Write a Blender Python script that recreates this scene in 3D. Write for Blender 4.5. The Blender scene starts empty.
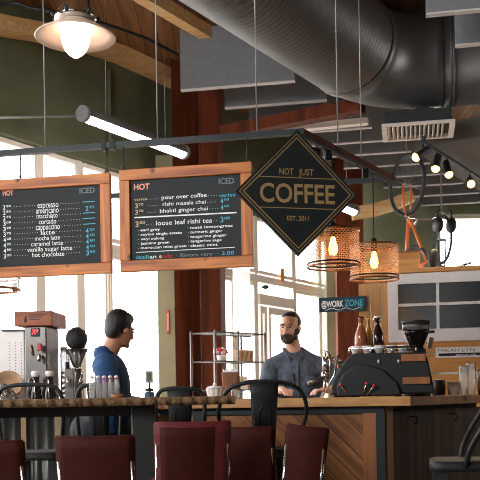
import bpy, bmesh, math, random
from mathutils import Vector, Matrix
random.seed(7)
R = math.radians
SC = bpy.context.scene
C = SC.collection

# ------------------------------------------------------------------ camera
F, CX, CY, CAMZ, ROLL = 900.0, 240.0, 397.0, 1.08, R(0.9)
cam_data = bpy.data.cameras.new('camera')
cam = bpy.data.objects.new('camera', cam_data)
C.objects.link(cam)
cam_data.sensor_width = 36.0
cam_data.lens = F / 480 * 36
cam_data.shift_y = (CY - 240) / 480
cr, sr = math.cos(ROLL), math.sin(ROLL)
cam.matrix_world = Matrix(((cr, sr, 0, 0), (0, 0, -1, 0), (-sr, cr, 0, CAMZ), (0, 0, 0, 1)))
cam_data.clip_start = 0.05
cam_data.clip_end = 200
cam_data.dof.use_dof = True
cam_data.dof.focus_distance = 5.9
cam_data.dof.aperture_fstop = 5.6
SC.camera = cam

# ------------------------------------------------------------------ world, lights, exposure
world = bpy.data.worlds.new('overcast_sky')
SC.world = world
world.use_nodes = True
bgn = world.node_tree.nodes['Background']
bgn.inputs[0].default_value = (1.0, 0.96, 0.965, 1)
bgn.inputs[1].default_value = 6.5
SC.view_settings.view_transform = 'Standard'
SC.view_settings.look = 'None'
SC.view_settings.exposure = 0.3
SC.view_settings.gamma = 1.0
SC.view_settings.use_curve_mapping = False
SC.cycles.use_denoising = True
SC.cycles.filter_width = 1.0
SC.cycles.denoising_prefilter = 'NONE'
SC.cycles.max_bounces = 10
SC.cycles.transparent_max_bounces = 16
SC.cycles.sample_clamp_indirect = 6.0

def area_light(name, loc, target, size, power, color, spread=180):
    d = bpy.data.lights.new(name, 'AREA')
    d.shape = 'RECTANGLE'; d.size, d.size_y = size
    d.energy = power; d.color = color; d.spread = R(spread)
    o = bpy.data.objects.new(name, d); C.objects.link(o)
    o.location = loc
    o.rotation_euler = (Vector(target) - Vector(loc)).to_track_quat('-Z', 'Y').to_euler()
    return o
# added fill light behind the camera; the rear wall has no window
area_light('front_fill_light', (-2.6, -2.7, 2.6), (0.8, 7.0, 2.7), (4.2, 2.2), 42, (0.92, 0.97, 1.0))
# added fill light from high on the left; the side wall is closed
area_light('left_fill_light', (-4.9, 1.2, 3.7), (0.8, 8.0, 3.0), (4.6, 1.5), 215, (0.97, 0.98, 1.0), 120)
# added fill light from the right, to lift the window posts and pillar
area_light('right_fill_light', (8.3, 8.5, 2.6), (-1.2, 10.2, 2.6), (4.0, 1.6), 35, (1.0, 0.97, 0.94), 80)

# ------------------------------------------------------------------ helpers
def at(px, py, Y):
    """World point seen at photo pixel (px, py) at depth Y."""
    u, v = (px - CX) / F, (CY - py) / F
    return Vector(((u * cr + v * sr) * Y, Y, CAMZ + (-u * sr + v * cr) * Y))

def proj(p):
    x, z = p[0] / p[1], (p[2] - CAMZ) / p[1]
    return CX + F * (x * cr - z * sr), CY - F * (x * sr + z * cr)

DA = R(-11.0)                                   # "across" direction of bar, boards, frame
AX = Vector((math.cos(DA), math.sin(DA), 0))
DD = Vector((0.53, 0.848, 0)).normalized()      # "along" direction of glass wall, tubes, duct

def along(p0, d, px):
    """Point p0 + t*d that is seen at photo column px."""
    lo, hi = -12.0, 14.0
    s = 1 if proj(p0 + d * .1)[0] > proj(p0)[0] else -1
    while (p0 + d * lo).y < .5: lo += .25
    while (p0 + d * hi).y < .5: hi -= .25
    for _ in range(60):
        m = (lo + hi) / 2
        if (proj(p0 + d * m)[0] - px) * s < 0: lo = m
        else: hi = m
    return p0 + d * lo

def lin(c):
    return tuple(((x / 255) / 12.92 if x <= 10 else (((x / 255) + .055) / 1.055) ** 2.4) for x in c) + (1,)

def frame3(d):
    d = d.normalized()
    a = Vector((0, 0, 1)) if abs(d.z) < .9 else Vector((1, 0, 0))
    x = d.cross(a).normalized(); y = d.cross(x).normalized()
    return x, y

class MB:
    def __init__(s): s.v = []; s.f = []; s.s = []
    def add(s, vs, fs, smooth=False):
        b = len(s.v); s.v += [Vector(v) for v in vs]
        for f in fs: s.f.append([i + b for i in f]); s.s.append(smooth)
        return s
    def box(s, c, size, rot=None):
        x, y, z = size[0] / 2, size[1] / 2, size[2] / 2
        vs = [Vector((i * x, j * y, k * z)) for i in (-1, 1) for j in (-1, 1) for k in (-1, 1)]
        if rot is not None: vs = [rot @ v for v in vs]
        c = Vector(c)
        return s.add([v + c for v in vs], [(0, 1, 3, 2), (4, 6, 7, 5), (0, 4, 5, 1), (2, 3, 7, 6), (0, 2, 6, 4), (1, 5, 7, 3)])
    def bb(s, x0, x1, y0, y1, z0, z1):
        return s.box(((x0 + x1) / 2, (y0 + y1) / 2, (z0 + z1) / 2), (abs(x1 - x0), abs(y1 - y0), abs(z1 - z0)))
    def bar(s, p0, p1, w, h, up=Vector((0, 0, 1))):
        """Rectangular bar from p0 to p1: w sideways, h upwards."""
        p0, p1 = Vector(p0), Vector(p1); d = p1 - p0; L = d.length; d = d / L
        x = d.cross(up).normalized(); y = x.cross(d).normalized()
        m = Matrix((x, d, y)).transposed()
        return s.box((p0 + p1) / 2, (w, L, h), m)
    def cone(s, p0, p1, r0, r1, seg=14, smooth=True, caps=True):
        p0, p1 = Vector(p0), Vector(p1); x, y = frame3(p1 - p0)
        vs = []
        for k in range(seg):
            a = 2 * math.pi * k / seg; e = x * math.cos(a) + y * math.sin(a)
            vs += [p0 + e * r0, p1 + e * r1]
        s.add(vs, [(2 * k, 2 * ((k + 1) % seg), 2 * ((k + 1) % seg) + 1, 2 * k + 1) for k in range(seg)], smooth)
        if caps:
            s.add([vs[2 * k] for k in range(seg)], [tuple(range(seg))[::-1]])
            s.add([vs[2 * k + 1] for k in range(seg)], [tuple(range(seg))])
        return s
    def tube(s, pts, r, seg=8, closed=False, caps=True):
        pts = [Vector(p) for p in pts]; n = len(pts)
        rs = r if isinstance(r, (list, tuple)) else [r] * n
        vs = []; px = None
        for i, p in enumerate(pts):
            if closed: d = pts[(i + 1) % n] - pts[i - 1]
            else: d = pts[min(i + 1, n - 1)] - pts[max(i - 1, 0)]
            d.normalize()
            if px is None: x, y = frame3(d)
            else:
                x = (px - d * px.dot(d))
                x = x.normalized() if x.length > 1e-6 else frame3(d)[0]
                y = d.cross(x)
            px = x
            for k in range(seg):
                a = 2 * math.pi * k / seg
                vs.append(p + (x * math.cos(a) + y * math.sin(a)) * rs[i])
        fs = []
        for i in range(n if closed else n - 1):
            j = (i + 1) % n
            for k in range(seg):
                l = (k + 1) % seg
                fs.append((i * seg + k, i * seg + l, j * seg + l, j * seg + k))
        s.add(vs, fs, True)
        if caps and not closed:
            s.add(vs[:seg], [tuple(range(seg))[::-1]]); s.add(vs[-seg:], [tuple(range(seg))])
        return s
    def lathe(s, prof, seg=24, o=(0, 0, 0), rot=None, smooth=True):
        """prof: (r, z) list turned about z."""
        o = Vector(o); vs = []
        for r, z in prof:
            for k in range(seg):
                a = 2 * math.pi * k / seg
                v = Vector((r * math.cos(a), r * math.sin(a), z))
                if rot is not None: v = rot @ v
                vs.append(v + o)
        fs = []
        for i in range(len(prof) - 1):
            for k in range(seg):
                l = (k + 1) % seg
                fs.append((i * seg + k, i * seg + l, (i + 1) * seg + l, (i + 1) * seg + k))
        s.add(vs, fs, smooth)
        if prof[0][0] > 1e-4: s.add(vs[:seg], [tuple(range(seg))[::-1]])
        if prof[-1][0] > 1e-4: s.add(vs[-seg:], [tuple(range(seg))])
        return s
    def ell(s, c, r, rot=None, seg=16, rings=10):
        vs = []; c = Vector(c)
        if not isinstance(r, (list, tuple)): r = (r, r, r)
        for i in range(rings + 1):
            t = math.pi * i / rings
            for k in range(seg):
                a = 2 * math.pi * k / seg
                v = Vector((r[0] * math.sin(t) * math.cos(a), r[1] * math.sin(t) * math.sin(a), r[2] * math.cos(t)))
                if rot is not None: v = rot @ v
                vs.append(v + c)
        fs = [(i * seg + k, (i + 1) * seg + k, (i + 1) * seg + (k + 1) % seg, i * seg + (k + 1) % seg) for i in range(rings) for k in range(seg)]
        return s.add(vs, fs, True)
    def cap(s, p0, p1, r0, r1):
        s.cone(p0, p1, r0, r1, 14); s.ell(p0, r0, seg=14, rings=8); s.ell(p1, r1, seg=14, rings=8); return s
    def prism(s, poly, z0, z1, fn=None):
        """poly: 2D outline; extruded along third axis; fn maps (a, b, h) to a point."""
        fn = fn or (lambda a, b, h: (a, b, h)); n = len(poly)
        vs = [fn(a, b, z0) for a, b in poly] + [fn(a, b, z1) for a, b in poly]
        return s.add(vs, [tuple(range(n))[::-1], tuple(range(n, 2 * n))] + [(i, (i + 1) % n, n + (i + 1) % n, n + i) for i in range(n)])
    def sheet(s, rows, th=None, smooth=True):
        """Grid of points; with th, a closed slab of that thickness along the grid normal."""
        n, m = len(rows), len(rows[0]); rows = [[Vector(p) for p in r] for r in rows]
        vs = [p for r in rows for p in r]
        q = [(i * m + j, i * m + j + 1, (i + 1) * m + j + 1, (i + 1) * m + j) for i in range(n - 1) for j in range(m - 1)]
        if th is None: return s.add(vs, q, smooth)
        nv = []
        for i in range(n):
            for j in range(m):
                a = rows[min(i + 1, n - 1)][j] - rows[max(i - 1, 0)][j]; b = rows[i][min(j + 1, m - 1)] - rows[i][max(j - 1, 0)]
                nv.append(rows[i][j] + b.cross(a).normalized() * th)
        N = n * m; fs = q + [tuple(k + N for k in f[::-1]) for f in q]
        s.add(vs + nv, fs, smooth)
        e = [(j, 0) for j in range(m - 1)]
        side = []
        for j in range(m - 1):
            side.append((j + 1, j, N + j, N + j + 1)); b = (n - 1) * m
            side.append((b + j, b + j + 1, N + b + j + 1, N + b + j))
        for i in range(n - 1):
            side.append((i * m, (i + 1) * m, N + (i + 1) * m, N + i * m))
            k = m - 1
            side.append(((i + 1) * m + k, i * m + k, N + i * m + k, N + (i + 1) * m + k))
        return s.add(vs + nv, side)
    def build(s, name, mat, parent=None, loc=None, rotz=0, bevel=0, world=False):
        me = bpy.data.meshes.new(name)
        me.from_pydata(s.v, [], s.f)
        bm = bmesh.new(); bm.from_mesh(me)
        for i, f in enumerate(bm.faces): f.smooth = s.s[i]
        bmesh.ops.remove_doubles(bm, verts=bm.verts, dist=1e-6)
        bmesh.ops.recalc_face_normals(bm, faces=bm.faces)
        bm.to_mesh(me); bm.free()
        me.materials.append(mat)
        o = bpy.data.objects.new(name, me); C.objects.link(o)
        if parent is not None: o.parent = parent
        if loc is not None: o.location = loc
        if rotz: o.rotation_euler.z = rotz
        if bevel:
            m = o.modifiers.new('bevel', 'BEVEL'); m.width = bevel; m.segments = 2; m.limit_method = 'ANGLE'; m.angle_limit = R(40)
        return o

def tag(o, label=None, cat=None, group=None, kind=None):
    if label: o['label'] = label
    if cat: o['category'] = cat
    if group: o['group'] = group
    if kind: o['kind'] = kind
    return o

def thing(name, label, cat, loc=(0, 0, 0), rotz=0, group=None):
    o = bpy.data.objects.new(name, None); C.objects.link(o)
    o.location = loc; o.rotation_euler.z = rotz
    return tag(o, label, cat, group)

def struct(mb, name, mat, label=None, parent=None, bevel=0):
    o = mb.build(name, mat, parent, bevel=bevel)
    if parent is None:
        tag(o, kind='structure'); 
        if label: tag(o, label)
    return o

def dup(root, loc=None, rotz=None, label=None):
    r = root.copy(); C.objects.link(r)
    if loc is not None: r.location = loc
    if rotz is not None: r.rotation_euler.z = rotz
    if label: r['label'] = label
    for ch in list(root.children):
        c = ch.copy(); C.objects.link(c); c.parent = r
        for g in list(ch.children):
            d = g.copy(); C.objects.link(d); d.parent = c
    return r

def blob(name, mb, voxel, mat, parent=None, smooth=4):
    """One continuous skin over the overlapping closed shapes in mb."""
    o = mb.build(name, mat)
    m = o.modifiers.new('r', 'REMESH'); m.mode = 'VOXEL'; m.voxel_size = voxel; m.use_smooth_shade = True
    if smooth:
        m2 = o.modifiers.new('s', 'SMOOTH'); m2.factor = .5; m2.iterations = smooth
    dg = bpy.context.evaluated_depsgraph_get()
    me = bpy.data.meshes.new_from_object(o.evaluated_get(dg))
    o.modifiers.clear(); o.data = me
    for p in me.polygons: p.use_smooth = True
    if not me.materials: me.materials.append(mat)
    o.parent = parent
    return o

_fonts = {}
def text_geo(s, bold=0.0):
    key = (s, bold)
    if key in _fonts: return _fonts[key]
    cu = bpy.data.curves.new('lettering_curve', 'FONT'); cu.body = s; cu.size = 1; cu.offset = bold; cu.resolution_u = 3
    o = bpy.data.objects.new('lettering_curve', cu); C.objects.link(o)
    dg = bpy.context.evaluated_depsgraph_get()
    me = o.evaluated_get(dg).to_mesh()
    vs = [v.co.copy() for v in me.vertices]; fs = [tuple(p.vertices) for p in me.polygons]
    o.evaluated_get(dg).to_mesh_clear()
    bpy.data.objects.remove(o); bpy.data.curves.remove(cu)
    _fonts[key] = (vs, fs); return vs, fs

def put_text(mb, s, x0, x1, zb, h, fn, bold=0.0, fit_h=None):
    """Writes s between x0 and x1 on baseline zb; h = cap height; fn(a, b) maps to the surface."""
    vs, fs = text_geo(s, bold)
    if not vs: return
    a0 = min(v.x for v in vs); a1 = max(v.x for v in vs)
    sx = (x1 - x0) / (a1 - a0); sy = h / 0.73
    mb.add([fn(x0 + (v.x - a0) * sx, zb + v.y * sy) for v in vs], fs)

# ------------------------------------------------------------------ materials
def nmat(name):
    m = bpy.data.materials.new(name); m.use_nodes = True
    nt = m.node_tree; return m, nt, nt.nodes['Principled BSDF']

def ramp(nt, fac, stops):
    r = nt.nodes.new('ShaderNodeValToRGB')
    els = r.color_ramp.elements
    while len(els) < len(stops): els.new(.5)
    for e, (p, c) in zip(els, stops): e.position = p; e.color = c
    nt.links.new(fac, r.inputs[0]); return r.outputs[0]

def coords(nt, scale=(1, 1, 1), rot=(0, 0, 0)):
    t = nt.nodes.new('ShaderNodeTexCoord'); mp = nt.nodes.new('ShaderNodeMapping')
    mp.inputs['Scale'].default_value = scale; mp.inputs['Rotation'].default_value = rot
    nt.links.new(t.outputs['Object'], mp.inputs[0]); return mp.outputs[0]

def plain(name, c, rough=.5, metal=0, var=.12, scale=8, bump=0, spec=.5, **kw):
    m, nt, b = nmat(name)
    n = nt.nodes.new('ShaderNodeTexNoise'); n.inputs['Scale'].default_value = scale; n.inputs['Detail'].default_value = 4
    nt.links.new(coords(nt), n.inputs['Vector'])
    l = lin(c)
    lo = tuple(x * (1 - var) for x in l[:3]) + (1,); hi = tuple(min(1, x * (1 + var)) for x in l[:3]) + (1,)
    nt.links.new(ramp(nt, n.outputs[0], [(.3, lo), (.7, hi)]), b.inputs['Base Color'])
    b.inputs['Roughness'].default_value = rough; b.inputs['Metallic'].default_value = metal
    b.inputs['Specular IOR Level'].default_value = spec
    if bump:
        bp = nt.nodes.new('ShaderNodeBump'); bp.inputs['Strength'].default_value = bump; bp.inputs['Distance'].default_value = .01
        nt.links.new(n.outputs[0], bp.inputs['Height']); nt.links.new(bp.outputs[0], b.inputs['Normal'])
    for k, v in kw.items(): b.inputs[k].default_value = v
    return m

def wood(name, c1, c2, grain=(2, 2, 30), rough=.5, knots=0, rot=(0, 0, 0), planks=None, bump=.15, spec=.4):
    """Grain stretched along the axis of the smallest scale; planks=(axis, width) splits boards with a groove."""
    m, nt, b = nmat(name)
    v = coords(nt, (1, 1, 1), rot)
    mp = nt.nodes.new('ShaderNodeMapping'); mp.inputs['Scale'].default_value = grain; nt.links.new(v, mp.inputs[0])
    vec = mp.outputs[0]; groove = None; rnd = None
    if planks:
        sep = nt.nodes.new('ShaderNodeSeparateXYZ'); nt.links.new(v, sep.inputs[0])
        dv = nt.nodes.new('ShaderNodeMath'); dv.operation = 'DIVIDE'; dv.inputs[1].default_value = planks[1]
        nt.links.new(sep.outputs[planks[0]], dv.inputs[0])
        fl = nt.nodes.new('ShaderNodeMath'); fl.operation = 'FLOOR'; nt.links.new(dv.outputs[0], fl.inputs[0])
        fr = nt.nodes.new('ShaderNodeMath'); fr.operation = 'FRACT'; nt.links.new(dv.outputs[0], fr.inputs[0])
        wn = nt.nodes.new('ShaderNodeTexWhiteNoise'); wn.noise_dimensions = '1D'; nt.links.new(fl.outputs[0], wn.inputs['W'])
        rnd = wn.outputs[0]
        ad = nt.nodes.new('ShaderNodeVectorMath'); ad.operation = 'MULTIPLY_ADD'
        nt.links.new(wn.outputs[1], ad.inputs[0]); ad.inputs[1].default_value = (9, 9, 9); nt.links.new(vec, ad.inputs[2]); vec = ad.outputs[0]
        gt = nt.nodes.new('ShaderNodeMath'); gt.operation = 'GREATER_THAN'; gt.inputs[1].default_value = .05; nt.links.new(fr.outputs[0], gt.inputs[0])
        groove = gt.outputs[0]
    n = nt.nodes.new('ShaderNodeTexNoise'); n.inputs['Scale'].default_value = 1; n.inputs['Detail'].default_value = 6; n.inputs['Distortion'].default_value = .6
    nt.links.new(vec, n.inputs['Vector'])
    col = ramp(nt, n.outputs[0], [(.3, lin(c1)), (.68, lin(c2))])
    def mul(col, fac, lo):
        mr = nt.nodes.new('ShaderNodeMapRange'); mr.inputs[3].default_value = lo; mr.inputs[4].default_value = 1.0
        nt.links.new(fac, mr.inputs[0])
        mx = nt.nodes.new('ShaderNodeVectorMath'); mx.operation = 'SCALE'
        nt.links.new(col, mx.inputs[0]); nt.links.new(mr.outputs[0], mx.inputs['Scale']); return mx.outputs[0]
    if planks: col = mul(mul(col, rnd, .62), groove, .25)
    if knots:
        vo = nt.nodes.new('ShaderNodeTexVoronoi'); vo.inputs['Scale'].default_value = knots
        nt.links.new(coords(nt, (1, .4, 1)), vo.inputs['Vector'])
        kr = ramp(nt, vo.outputs['Distance'], [(.09, (0, 0, 0, 1)), (.2, (1, 1, 1, 1))])
        col = mul(col, kr, .22)
    nt.links.new(col, b.inputs['Base Color'])
    b.inputs['Roughness'].default_value = rough; b.inputs['Specular IOR Level'].default_value = spec
    if bump:
        bp = nt.nodes.new('ShaderNodeBump'); bp.inputs['Strength'].default_value = bump; bp.inputs['Distance'].default_value = .004
        nt.links.new(n.outputs[0], bp.inputs['Height']); nt.links.new(bp.outputs[0], b.inputs['Normal'])
    return m

def emis(name, c, strength):
    m, nt, b = nmat(name)
    b.inputs['Base Color'].default_value = lin(c); b.inputs['Emission Color'].default_value = lin(c); b.inputs['Emission Strength'].default_value = strength
    return m

def glass(name, tint=(255, 255, 255), gloss=.08, opacity=0.0, body=(30, 20, 10)):
    """Thin glass: clear with a faint gloss; opacity mixes in a coloured body."""
    m, nt, b = nmat(name); nt.nodes.remove(b)
    out = nt.nodes['Material Output']
    tr = nt.nodes.new('ShaderNodeBsdfTransparent'); tr.inputs[0].default_value = lin(tint)
    gl = nt.nodes.new('ShaderNodeBsdfGlossy'); gl.inputs['Roughness'].default_value = .05
    fr = nt.nodes.new('ShaderNodeFresnel'); fr.inputs[0].default_value = 1.4
    ad = nt.nodes.new('ShaderNodeMath'); ad.operation = 'MULTIPLY'; ad.inputs[1].default_value = gloss * 12
    nt.links.new(fr.outputs[0], ad.inputs[0]); ad.use_clamp = True
    mx = nt.nodes.new('ShaderNodeMixShader')
    base = tr.outputs[0]
    if opacity:
        df = nt.nodes.new('ShaderNodeBsdfTranslucent' if body[0] > 150 else 'ShaderNodeBsdfDiffuse'); df.inputs[0].default_value = lin(body)
        m0 = nt.nodes.new('ShaderNodeMixShader'); m0.inputs[0].default_value = opacity
        nt.links.new(base, m0.inputs[1]); nt.links.new(df.outputs[0], m0.inputs[2]); base = m0.outputs[0]
    nt.links.new(ad.outputs[0], mx.inputs[0]); nt.links.new(base, mx.inputs[1]); nt.links.new(gl.outputs[0], mx.inputs[2])
    nt.links.new(mx.outputs[0], out.inputs[0]); return m

def mesh_screen(name, c, hole=.44, cells=(44, 20)):
    """Perforated metal sheet: round holes in staggered rows, coordinates wrapped round the object's own axis."""
    m, nt, b = nmat(name); L = nt.links.new
    out = nt.nodes['Material Output']
    t = nt.nodes.new('ShaderNodeTexCoord'); sp = nt.nodes.new('ShaderNodeSeparateXYZ'); L(t.outputs['Object'], sp.inputs[0])
    def M(op, a, bb=None):
        n = nt.nodes.new('ShaderNodeMath'); n.operation = op
        for i, q in enumerate((a, bb)):
            if q is None: continue
            if isinstance(q, (int, float)): n.inputs[i].default_value = q
            else: L(q, n.inputs[i])
        return n.outputs[0]
    ang = M('MULTIPLY', M('ARCTAN2', sp.outputs[1], sp.outputs[0]), cells[0] / (2 * math.pi))
    row = M('MULTIPLY', sp.outputs[2], cells[1] / .25)
    par = M('MULTIPLY', M('FLOORED_MODULO', M('FLOOR', row), 2), .5)
    u = M('SUBTRACT', M('FRACT', M('ADD', M('ADD', ang, par), 100)), .5); v = M('SUBTRACT', M('FRACT', row), .5)
    d = M('SQRT', M('ADD', M('MULTIPLY', u, u), M('MULTIPLY', v, v)))
    solid = M('GREATER_THAN', d, hole)
    b.inputs['Base Color'].default_value = lin(c); b.inputs['Metallic'].default_value = .35; b.inputs['Roughness'].default_value = .42
    tr = nt.nodes.new('ShaderNodeBsdfTransparent'); mx = nt.nodes.new('ShaderNodeMixShader')
    tl = nt.nodes.new('ShaderNodeBsdfTranslucent'); tl.inputs[0].default_value = lin((220, 150, 90))
    m2 = nt.nodes.new('ShaderNodeMixShader'); m2.inputs[0].default_value = .35
    L(b.outputs[0], m2.inputs[1]); L(tl.outputs[0], m2.inputs[2])
    L(solid, mx.inputs[0]); L(tr.outputs[0], mx.inputs[1]); L(m2.outputs[0], mx.inputs[2]); L(mx.outputs[0], out.inputs[0])
    return m

def chequer(name, c1, c2, scale):
    m, nt, b = nmat(name); ck = nt.nodes.new('ShaderNodeTexChecker'); ck.inputs['Scale'].default_value = scale
    ck.inputs[1].default_value = lin(c1); ck.inputs[2].default_value = lin(c2)
    nt.links.new(coords(nt), ck.inputs[0]); nt.links.new(ck.outputs[0], b.inputs['Base Color']); b.inputs['Roughness'].default_value = .6
    return m

M = {}
M['olive'] = plain('olive_plaster', (96, 100, 72), .85, scale=3, bump=.05)
M['sage'] = plain('sage_plaster', (140, 146, 116), .85, scale=3)
M['olive_col'] = plain('olive_column_paint', (150, 144, 112), .8, scale=3)
M['cream'] = plain('cream_frame_paint', (240, 230, 216), .5, scale=4, var=.05)
M['floor'] = plain('polished_concrete', (146, 138, 128), .45, scale=4)
M['deck'] = wood('ceiling_deck_wood', (120, 78, 44), (160, 108, 62), (18, 1.2, 18), .7, planks=(0, .16))
M['glulam'] = wood('glulam_timber', (224, 172, 112), (248, 206, 146), (1.2, 30, 30), .55)
M['redwood'] = wood('red_brown_timber', (66, 29, 14), (116, 54, 27), (9, 9, 1.0), .7, bump=.2, spec=.2)
M['duct'] = plain('galvanised_steel', (104, 104, 102), .42, .6, var=.06, scale=3)
M['baffle'] = plain('grey_felt', (122, 124, 126), .95, var=.06, scale=20)
M['baffle_edge'] = plain('felt_edge_highlight', (205, 200, 196), .9, var=.04)  # pale strip colour stands in for the highlight along the baffle bottoms
M['steel'] = plain('dark_painted_steel', (28, 36, 39), .6, .0)
M['black_steel'] = plain('black_powder_coated_steel', (17, 19, 21), .6, .0)
M['black'] = plain('matte_black', (16, 17, 18), .55)
M['rubber'] = plain('black_rubber', (24, 25, 26), .7)
M['chrome'] = plain('chrome', (205, 205, 206), .16, 1.0, var=.03)
M['stainless'] = plain('brushed_stainless', (116, 112, 108), .33, .9, var=.08, scale=14)
M['cable'] = plain('steel_cable', (150, 150, 146), .5, .6)
M['white'] = plain('white_enamel', (236, 232, 230), .35, var=.03)
M['ceramic'] = plain('white_ceramic', (232, 228, 224), .2, var=.03)
M['slate'] = plain('chalkboard', (34, 41, 43), .75, var=.14, scale=5)
M['chalk'] = plain('white_chalk', (250, 250, 248), .95, var=.08, scale=60)
M['chalk_blue'] = plain('blue_chalk', (96, 186, 208), .95, var=.08, scale=60)
M['chalk_coral'] = plain('coral_chalk', (232, 168, 150), .95, var=.08, scale=60)
M['chalk_red'] = plain('red_chalk', (196, 60, 54), .95, var=.08, scale=60)
M['chalk_tan'] = plain('tan_chalk', (216, 190, 158), .95, var=.08, scale=60)
M['chalk_grey'] = plain('grey_chalk', (128, 138, 142), .95, var=.08, scale=60)
M['pine'] = wood('knotty_pine_frame', (132, 64, 24), (222, 138, 66), (1.4, 30, 22), .5, knots=8)
M['pine_v'] = wood('knotty_pine_upright', (132, 64, 24), (222, 138, 66), (22, 30, 1.4), .5, knots=8)
M['gold'] = plain('gold_paint', (158, 130, 84), .55, var=.05)
M['sign'] = plain('black_green_sign_paint', (20, 27, 27), .6, var=.1)
M['counter'] = wood('pale_maple_countertop', (176, 124, 72), (214, 164, 106), (1.2, 22, 22), .38)
M['bar_diag'] = wood('diagonal_bar_boards', (120, 72, 38), (178, 118, 66), (1.2, 30, 26), .5, rot=(0, R(-45), 0), planks=(2, .115))
M['bar_diag_up'] = wood('diagonal_bar_boards_rising', (120, 72, 38), (178, 118, 66), (1.2, 30, 26), .5, rot=(0, R(45), 0), planks=(2, .115))
M['bar_vert'] = wood('upright_reclaimed_boards', (34, 20, 11), (86, 53, 29), (16, 16, .9), .8, planks=(0, .13))
M['bar_trim'] = wood('bar_trim_wood', (128, 78, 44), (168, 108, 62), (14, 14, 1), .5)
M['table'] = wood('rough_sawn_table_top', (92, 66, 42), (142, 108, 72), (1.2, 30, 30), .6)
M['bark'] = plain('live_edge_bark', (120, 92, 62), .9, var=.45, scale=55, bump=.9)
M['table_leg'] = plain('dark_table_post', (44, 46, 44), .6)
M['leather'] = plain('oxblood_leather', (108, 34, 36), .6, var=.15, scale=30, bump=.05)
M['leather_brown'] = plain('brown_leather', (66, 23, 16), .7, var=.15, scale=30, bump=.05, spec=.2)
M['corrugated'] = plain('galvanised_corrugated_sheet', (92, 94, 90), .42, .75, var=.2, scale=6)
M['batten'] = wood('batten_wood', (128, 104, 76), (164, 136, 102), (16, 16, 1), .65)
M['orange_plank'] = wood('honey_pine_planks', (196, 132, 68), (230, 172, 102), (1.1, 24, 20), .5, knots=4)
M['orange_plank_v'] = wood('honey_pine_uprights', (178, 122, 70), (214, 160, 100), (20, 24, 1.1), .5)
M['brewer_wood'] = wood('brewer_header_wood', (128, 66, 34), (168, 92, 48), (2, 24, 24), .45)
M['denim'] = plain('washed_denim', (84, 93, 106), .9, var=.4, scale=26, bump=.1)
M['navy'] = plain('blue_workshirt', (38, 72, 114), .9, var=.3, scale=18, bump=.08)
M['trousers'] = plain('dark_trousers', (34, 36, 42), .85, var=.15, scale=20)
M['skin'] = plain('skin', (228, 178, 152), .5, var=.06, scale=12)
M['skin_tan'] = plain('tan_skin', (176, 122, 92), .5, var=.06, scale=12)
M['hair'] = plain('dark_hair', (18, 15, 14), .6, var=.3, scale=60, bump=.2)
M['beard'] = plain('brown_beard', (66, 46, 35), .7, var=.35, scale=80, bump=.3)
M['eye'] = plain('dark_eye', (24, 18, 16), .2)
M['shoe'] = plain('black_shoe', (26, 24, 24), .5)
M['amber'] = plain('amber_glass', (72, 36, 18), .12, var=.1, spec=.7)
M['growler'] = plain('dark_amber_glass', (44, 28, 22), .1, var=.1, spec=.8)
M['syrup_red'] = plain('dark_red_syrup_glass', (44, 20, 18), .1, var=.1, spec=.7)
M['syrup_pale'] = plain('caramel_syrup_glass', (150, 84, 50), .12, var=.15, spec=.7)
M['syrup_gold'] = plain('golden_syrup_glass', (206, 142, 44), .15, var=.15)
M['clear'] = glass('clear_glass')
M['blind'] = glass('translucent_paper', (255, 255, 255), .0, .6, (244, 242, 240))
M['pane'] = glass('window_glass', gloss=.04)
M['clear_plastic'] = glass('clear_plastic', (240, 240, 240), .1, .3, (232, 230, 228))
M['smoked'] = glass('smoked_plastic', (90, 80, 74), .08, .55, (30, 26, 24))
M['pane_dark'] = plain('dark_reflective_pane', (30, 34, 38), .22, var=.1, spec=.8)
M['orange_paint'] = plain('orange_bicycle_paint', (214, 110, 44), .35, var=.05)
M['dark_paint'] = plain('charcoal_bicycle_paint', (46, 46, 46), .4)
M['grey_paint'] = plain('silver_bicycle_paint', (150, 146, 138), .35, .4)
M['red'] = plain('red_plastic', (200, 36, 34), .4)
M['red_tag'] = plain('faded_red_sign', (190, 82, 60), .6)
M['teal_board'] = plain('teal_chalkboard', (34, 66, 76), .75, var=.18, scale=8)
M['kraft'] = plain('brown_kraft_paper', (124, 84, 58), .85, var=.2, scale=10, bump=.25)
M['cardboard'] = plain('cardboard', (196, 160, 128), .85, var=.08)
M['paper'] = plain('white_paper', (238, 234, 232), .85, var=.03)
M['foil'] = plain('crumpled_foil', (196, 200, 198), .22, .9, var=.2, scale=22, bump=1.0)
M['lampshade_in'] = plain('cream_enamel', (226, 200, 176), .35, var=.05)
M['mesh'] = mesh_screen('perforated_copper', (208, 164, 128))
M['copper'] = plain('bronze_ring', (150, 100, 66), .4, .7)
M['vent'] = plain('white_vent_paint', (214, 206, 196), .5, var=.04)
M['greybox'] = plain('grey_duct_wrap', (88, 83, 77), .85, var=.07)
M['tube'] = emis('fluorescent_glow', (255, 244, 240), 12)
M['bulb'] = emis('warm_white_bulb', (255, 232, 218), 4.0)
M['filament'] = emis('glowing_filament_bulb', (255, 190, 100), 12.0)
M['spot'] = emis('warm_spot_glow', (255, 190, 118), 4.5)
M['led'] = emis('red_led_digits', (255, 60, 60), 3.0)
M['leaf'] = plain('red_flower_petals', (206, 62, 56), .7, var=.2)
M['pavement'] = plain('pale_pavement', (190, 188, 184), .9)
M['cookie'] = plain('orange_biscuits', (226, 160, 90), .8)
M['blue'] = plain('blue_plastic', (60, 84, 112), .5)
M['plate'] = plain('grey_green_wall_plate', (130, 150, 142), .5)

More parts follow.
